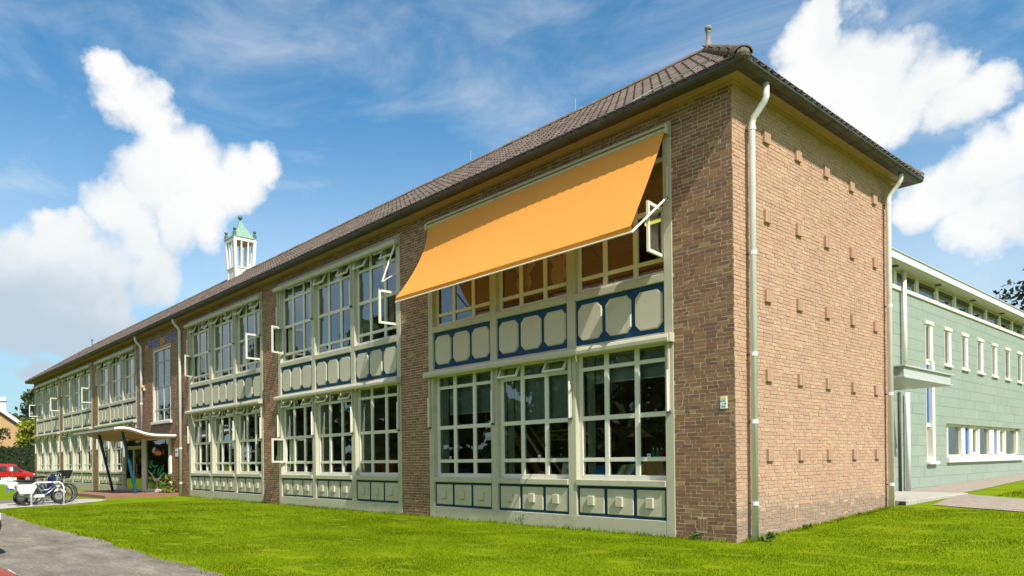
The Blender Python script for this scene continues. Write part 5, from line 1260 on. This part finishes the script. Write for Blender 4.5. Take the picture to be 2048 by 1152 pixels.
# ------------------------------------------------------------------ vehicles
def wheel(parent, x, y, r, w, rimc='silver_paint'):
    m = MB(); m.ring((x, y, r), r-.07*r/.3, w*.5, 'rubber', 24, 8); 
    m.tube([(x, y-w*.42, r), (x, y+w*.42, r)], r*.80, 'rubber', 20); wh = m.build('wheel', parent, smooth=True)
    m = MB()
    for s in (-1, 1):
        m.tube([(x, y+s*w*.30, r), (x, y+s*w*.47, r), (x, y+s*w*.44, r)], [r*.66, r*.62, r*.20], rimc, 16); m.tube([(x, y+s*w*.40, r), (x, y+s*w*.50, r)], r*.16, rimc, 10)
    m.build('rim', wh); return wh
def car(label, loc, rz, st, col, win, wheels, r, name='parked_car', lights=None, trim=None):
    t = thing(name, label, 'van' if 'van' in name else 'car', loc, local=True, rz=rz); mb = MB(); vs = []; fs = []
    for (s, zl, zm, zb, zr, wm, wb, wr) in st:
        vs += [(s,-wm*.93,zl),(s,-wm,zm),(s,-wb,zb),(s,-wr,zr),(s,-wr*.45,zr+.025),(s,wr*.45,zr+.025),(s,wr,zr),(s,wb,zb),(s,wm,zm),(s,wm*.93,zl)]
    n = 10
    for i in range(len(st)-1):
        for k in range(n): fs.append((i*n+k, i*n+(k+1) % n, (i+1)*n+(k+1) % n, (i+1)*n+k))
    fs += [tuple(range(n))[::-1], tuple(range((len(st)-1)*n, len(st)*n))]
    mb.add(vs, fs, col); b = mb.build('body', t, smooth=True); md = b.modifiers.new('smooth', 'SUBSURF'); md.levels = md.render_levels = 2
    for nm, poly, pl in win:       # glass: outlines (s, z) on the flanks, or (y, s, z) across
        for sgn in ((1, -1) if pl == 'side' else (1,)):
            m = MB()
            if pl == 'side': m.add([(s, sgn*(w+.004), z) for s, z, w in poly], [tuple(range(len(poly)))], 'car_glass')
            else: m.add(poly, [tuple(range(len(poly)))], 'car_glass')
            m.build(nm, t)
    for (x, y) in wheels: wheel(t, x, y, r, .19)
    for (nm, box, m_) in (lights or []): m = MB(); m.bbox(*box, m_, .02); m.build(nm, t)
    return t
vst = [(0,.30,.6,1.0,1.66,.80,.83,.66),(.08,.28,.6,1.02,1.76,.84,.86,.70),(.9,.27,.6,1.03,1.82,.86,.87,.72),(2.0,.27,.6,1.02,1.81,.86,.87,.72),(2.42,.27,.6,1.01,1.74,.86,.87,.70),(2.72,.27,.6,1.0,1.46,.86,.86,.70),(3.05,.27,.6,.98,1.12,.86,.85,.72),(3.35,.28,.58,.90,1.03,.86,.83,.72),(3.85,.30,.55,.80,.90,.84,.80,.66),(4.08,.33,.5,.68,.76,.78,.74,.58),(4.16,.36,.48,.58,.62,.70,.66,.5)]
vwin = [('side_window', [(.95,1.08,.865),(1.55,1.08,.868),(1.55,1.60,.775),(.95,1.62,.775)], 'side'), ('side_window', [(1.75,1.08,.868),(2.95,1.05,.865),(2.62,1.44,.80),(2.40,1.60,.765),(1.75,1.62,.772)], 'side'),
        ('windscreen', [(2.50,-.66,1.70),(3.03,-.72,1.16),(3.03,.72,1.16),(2.50,.66,1.70)], 'x'), ('rear_window', [(.0,-.6,1.1),(.0,.6,1.1),(.03,.58,1.6),(.03,-.58,1.6)], 'x')]
vw = car('red high roofed van parked before the dark hedge', (-79.5, -.01, float(zg(-79.5, 2))), R(90), vst, 'car_red', vwin, [(.72,-.74),(.72,.74),(3.33,-.74),(3.33,.74)], .315, 'red_van',
    [('bumper', (3.92,4.22,-.70,.70,.30,.52), 'black_plastic'), ('headlight', (3.86,4.08,-.78,-.55,.66,.80), 'card_white'), ('headlight', (3.86,4.08,.55,.78,.66,.80), 'card_white'), ('side_moulding', (.3,3.0,-.885,-.855,.58,.66), 'tail_red'), ('wing_mirror', (2.62,2.76,-1.02,-.87,1.06,1.22), 'car_red'), ('wing_mirror', (2.62,2.76,.87,1.02,1.06,1.22), 'car_red'), ('bumper', (-.05,.15,-.74,.74,.32,.55), 'black_plastic')])
hst = [(0,.32,.5,.72,.80,.72,.70,.52),(.06,.28,.5,.80,.92,.80,.76,.58),(.45,.25,.5,.86,1.12,.83,.82,.60),(.85,.24,.5,.88,1.40,.84,.83,.60),(1.5,.24,.5,.88,1.46,.85,.84,.62),(2.2,.24,.5,.88,1.42,.85,.84,.60),(2.55,.24,.5,.87,1.16,.85,.83,.64),(2.85,.24,.5,.84,.95,.85,.81,.68),(3.35,.25,.48,.74,.84,.84,.77,.60),(3.68,.28,.45,.62,.70,.78,.68,.48),(3.80,.33,.44,.52,.55,.66,.58,.36)]
hwin = [('side_window', [(.75,.93,.835),(1.45,.93,.845),(1.45,1.36,.70),(.95,1.34,.70)], 'side'), ('side_window', [(1.52,.93,.845),(2.62,.92,.832),(2.12,1.34,.69),(1.52,1.37,.70)], 'side'),
        ('windscreen', [(2.22,-.58,1.40),(2.82,-.68,.98),(2.82,.68,.98),(2.22,.58,1.40)], 'x'), ('rear_window', [(.42,-.55,1.14),(.42,.55,1.14),(.78,.55,1.37),(.78,-.55,1.37)], 'x')]
hw = [(.62,-.70),(.62,.70),(3.05,-.70),(3.05,.70)]
car('black parked car whose dark bumper corner shows at the edge of the street', (-7.62, -12.76, .012), R(90), hst, 'car_black', hwin, hw, .29, 'black_car',
    [('headlight', (3.52,3.745,.42,.70,.53,.66), 'card_white'), ('headlight', (3.52,3.745,-.70,-.42,.53,.66), 'card_white')])
car('glossy red parked car low in the corner of the street', (.90, -13.70, .012), R(90), hst, 'car_red', hwin, hw, .29, 'red_car',
    [('headlight', (3.52,3.745,.42,.70,.53,.66), 'card_white'), ('headlight', (3.52,3.745,-.70,-.42,.53,.66), 'card_white')])

# ------------------------------------------------------------------ bicycles, moped and their rack
def bike_wheel(t, x, r=.345, rimc='chrome'):
    m = MB(); m.ring((x,0,r), r-.02, .021, 'rubber', 32, 6); w = m.build('wheel', t, smooth=True)
    m = MB(); m.ring((x,0,r), r-.048, .010, rimc, 32, 5); m.build('rim', w)
    m = MB(); m.tube([(x,-.045,r),(x,.045,r)], .018, 'chrome', 8)
    for k in range(14):
        a = 2*math.pi*k/14; m.tube([(x, .02*(-1)**k, r), (x+(r-.05)*math.cos(a), 0, r+(r-.05)*math.sin(a))], .0022, 'chrome', 3, False)
    m.build('spokes', w)
def bicycle(label, x, y, rz, col, panniers, basket, tilt=4):
    t = thing('bicycle', label, 'bicycle', (x, y, float(zg(x, y))+.012), 'bicycles by the entrance', local=True, rz=rz); t.rotation_euler[0] = R(tilt)
    bike_wheel(t, -.54); bike_wheel(t, .56)
    m = MB(); bb = (-.06,0,.29); st_ = (-.24,0,.82); hd = (.36,0,.88); hl = (.40,0,.66)
    m.tube([bb, st_], .017, col, 8); m.tube([hl, (.12,0,.42), bb], .021, col, 8); m.tube([(.385,0,.76), (.10,0,.52), (-.13,0,.50)], .017, col, 8); m.tube([hd, hl], .022, col, 8)
    for s in (-.05, .05):
        m.tube([bb, (-.54,s,.345)], .010, col, 6); m.tube([(-.22,0,.74), (-.54,s,.345)], .009, col, 6); m.tube([hl, (.44,s,.56), (.56,s,.345)], .012, col, 6)
    m.build('frame', t, smooth=True)
    m = MB(); m.tube([hd,(.33,0,1.03)], .014, 'chrome', 8); m.tube([(.14,-.27,1.03),(.26,-.22,1.06),(.34,-.06,1.06),(.34,.06,1.06),(.26,.22,1.06),(.14,.27,1.03)], .011, 'chrome', 8); h_ = m.build('handlebar', t, smooth=True)
    for s in (-1, 1): m = MB(); m.tube([(.20,.245*s,1.045),(.08,.285*s,1.02)], .017, 'black_plastic', 8); m.build('grip', h_)
    m = MB(); m.tube([st_,(-.255,0,.90)], .013, 'chrome', 8); m.prism([(-.40,.95),(-.36,.985),(-.20,.965),(-.08,.955),(-.08,.935),(-.25,.905),(-.38,.90)], -.075, .075, 'black_plastic'); m.build('saddle', t)
    for xc, a0, a1 in ((-.54, .1, 3.0), (.56, .35, 2.6)):
        m = MB(); P = []
        for k in range(12):
            a = a0+(a1-a0)*k/11; P.append((xc+.372*math.cos(a), .345+.372*math.sin(a)))
        vs = [(x_, s, z_) for s in (-.028, .028) for x_, z_ in P]; m.add(vs, [(k, k+1, 13+k, 12+k) for k in range(11)], col); m.build('mudguard', t)
    m = MB(); m.tube([bb, (-.06,-.09,.29), (.04,-.09,.17)], .009, 'chrome', 6); m.tube([bb, (-.06,.09,.29), (-.16,.09,.41)], .009, 'chrome', 6); m.ring((-.06,-.045,.29), .085, .010, 'chrome', 18, 5); m.bbox(.0,.09,-.14,-.09,.155,.18,'rubber',.004); m.bbox(-.2,-.11,.09,.14,.40,.425,'rubber',.004); m.build('crankset', t)
    m = MB(); m.bbox(-.50,-.02,-.06,-.035,.265,.37,'card_white' if panniers else col,.02); m.build('chain_guard', t)
    m = MB(); m.bbox(-.82,-.28,-.06,.06,.735,.755,'gutter_metal',.004); m.tube([(-.78,.05,.74),(-.54,.05,.345)], .006, 'gutter_metal', 5); m.tube([(-.78,-.05,.74),(-.54,-.05,.345)], .006, 'gutter_metal', 5); m.build('carrier', t)
    m = MB(); m.bbox(-.90,-.86,-.04,.04,.60,.68,'tail_red',.01); m.build('rear_light', t)
    m = MB(); m.bbox(.42,.49,-.04,.04,.86,.94,'chrome',.02); m.build('front_light', t)
    m = MB(); m.tube([(-.10,.06,.27),(-.18,.17,.01)], .009, 'chrome', 6); m.build('kickstand', t)
    if panniers:
        for s in (-1, 1): m = MB(); m.prism([(-.86,.73),(-.36,.73),(-.30,.66),(-.42,.42),(-.80,.42),(-.88,.55)], .075*s, .17*s, 'bike_white'); m.build('pannier', t)
        m = MB(); m.prism([(.30,.72),(.46,.80),(.50,.66),(.36,.58)], -.06, .06, 'bike_white'); m.build('child_seat_shield', t)
    if basket:
        m = MB(); b_ = [(.40,.14,.86),(.40,-.14,.86),(.68,-.14,.86),(.68,.14,.86)]; t_ = [(.36,.19,1.14),(.36,-.19,1.14),(.76,-.19,1.14),(.76,.19,1.14)]
        m.add(b_+t_, [(0,1,2,3)]+[(k, (k+1) % 4, (k+1) % 4+4, k+4) for k in range(4)], 'black_plastic')
        for q in range(4): m.tube([t_[q], t_[(q+1) % 4]], .012, 'black_plastic', 5)
        m.build('basket', t)
    return t
bicycle('white city bicycle with white panniers standing against the rack', -22.22, -5.62, R(99), 'silver_paint', True, False)
bicycle('dark bicycle with black front basket behind the white one', -23.9, -5.15, R(101), 'navy_paint', False, True, -4)
bicycle('blue framed bicycle squeezed between the moped and the basket bicycle', -23.3, -5.25, R(97), 'navy_paint', False, False, 3)
mo = thing('moped', 'white and blue moped with small screen behind the white bicycle', 'moped', (-23.1, -5.62, 0.012), local=True, rz=R(101))
for xw in (-.58, .62):
    m = MB(); m.ring((xw,0,.25), .19, .058, 'rubber', 22, 8); w = m.build('wheel', mo, smooth=True); m = MB(); m.tube([(xw,-.04,.25),(xw,.04,.25)], .135, 'silver_paint', 14); m.build('rim', w)
m = MB(); m.prism([(-.98,.70),(-.92,.52),(-.50,.50),(-.12,.30),(.26,.28),(.32,.46),(.02,.44),(-.16,.62),(-.30,.74),(-.80,.78)], -.11, .11, 'navy_paint'); m.build('body_shell', mo)
m = MB(); m.prism([(-1.04,.70),(-.98,.56),(-.70,.52),(-.52,.66),(-.78,.80),(-1.0,.79)], -.135, .135, 'bike_white'); m.build('tail_cover', mo)
m = MB(); m.prism([(-1.0,.58),(-.72,.48),(-.56,.50),(-.70,.56)], -.14, .14, 'cloth_blue'); m.build('side_stripe', mo)
m = MB(); m.prism([(.26,.30),(.34,.30),(.50,.92),(.44,1.00),(.36,.94)], -.17, .17, 'navy_paint'); m.build('leg_shield', mo)
m = MB(); m.bbox(-.78,-.16,-.13,.13,.775,.85,'black_plastic',.03); m.build('seat', mo)
m = MB(); m.tube([(.44,0,.98),(.42,0,1.05)], .02, 'black_plastic', 8); m.tube([(.30,-.32,1.06),(.42,-.1,1.06),(.42,.1,1.06),(.30,.32,1.06)], .015, 'black_plastic', 8); m.build('handlebar', mo)
m = MB(); m.bbox(.42,.54,-.08,.08,.90,1.0,'chrome',.03); m.build('headlight', mo)
m = MB(); m.tube([(.46,0,.9),(.62,.06,.25)], .02, 'silver_paint', 6); m.tube([(.46,0,.9),(.62,-.06,.25)], .02, 'silver_paint', 6); m.build('front_fork', mo)
m = MB(); m.bbox(-.50,-.05,-.12,.12,.20,.40,'gutter_metal',.03); m.tube([(-.3,-.12,.26),(-.85,-.15,.30)], [.03,.045], 'chrome', 8); m.build('engine', mo)
m = MB(); m.prism([(.40,.46),(.62,.53),(.86,.42),(.84,.36),(.62,.46),(.42,.38)], -.07, .07, 'bike_white'); m.build('mudguard', mo)
m = MB(); m.tube([(-.80,0,.78),(-.86,0,1.22)], .010, 'chrome', 5); m.bbox(-.90,-.84,-.09,.09,1.16,1.30,'fascia_white',.008); m.build('flag_plate', mo)
m = MB(); m.bbox(-1.0,-.965,-.08,.08,.44,.56,'letter_blue',.004); m.build('licence_plate', mo)
for k, x_ in enumerate((-21.95,)):
    rk = thing('bicycle_rack', 'galvanised tube bicycle rack arch in front of the entrance', 'bicycle rack', (-22.0, -5.6, 0.01))
    p0, p1 = Vector((-21.98,-6.05,.0)), Vector((-22.15,-5.05,.0)); d = p1-p0
    m = MB(); m.tube([p0, p0+Vector((0,0,.60)), p0+d*.05+Vector((0,0,.72)), p0+d*.15+Vector((0,0,.78)), p0+d*.85+Vector((0,0,.78)), p0+d*.95+Vector((0,0,.72)), p1+Vector((0,0,.60)), p1], .028, 'zinc', 10); m.build('rack_tube', rk, smooth=True)
    for p in (p0, p1): m = MB(); m.tube([p+Vector((0,0,.005)), p+Vector((0,0,.022))], .06, 'zinc', 10); m.build('foot_plate', rk)

# ------------------------------------------------------------------ small play mound on the far lawn
bn = thing('mosaic_mound', 'small green and terracotta mosaic mound with white knobs on the far lawn', 'play mound', (-70.6, .5, -.33))
n, k = 18, 7; V = []; F = []
for i in range(k+1):
    a = .5*math.pi*i/k
    for j in range(n): t = 2*math.pi*j/n; V.append((-70.6+.55*math.cos(a)**.6*math.cos(t), .5+.80*math.cos(a)**.6*math.sin(t), -.36+.58*math.sin(a)))
for i in range(k):
    for j in range(n): F.append((i*n+j, i*n+(j+1) % n, (i+1)*n+(j+1) % n, (i+1)*n+j))
m = MB(); m.add(V, F, 'bird_mint'); m.build('mound', bn, smooth=True)
m = MB(); m.bbox(-70.05,-70.0,.25,.85,-.34,-.05,'clay',.02) if mat('clay', (.34,.12,.05), .8) else None; m.build('clay_patch', bn)
for q in range(7): m = MB(); m.ball((-70.45, -.05+.18*q, .245-.02*abs(q-3)), .075, 'fascia_white', 8, 5); m.build('white_knob', bn)
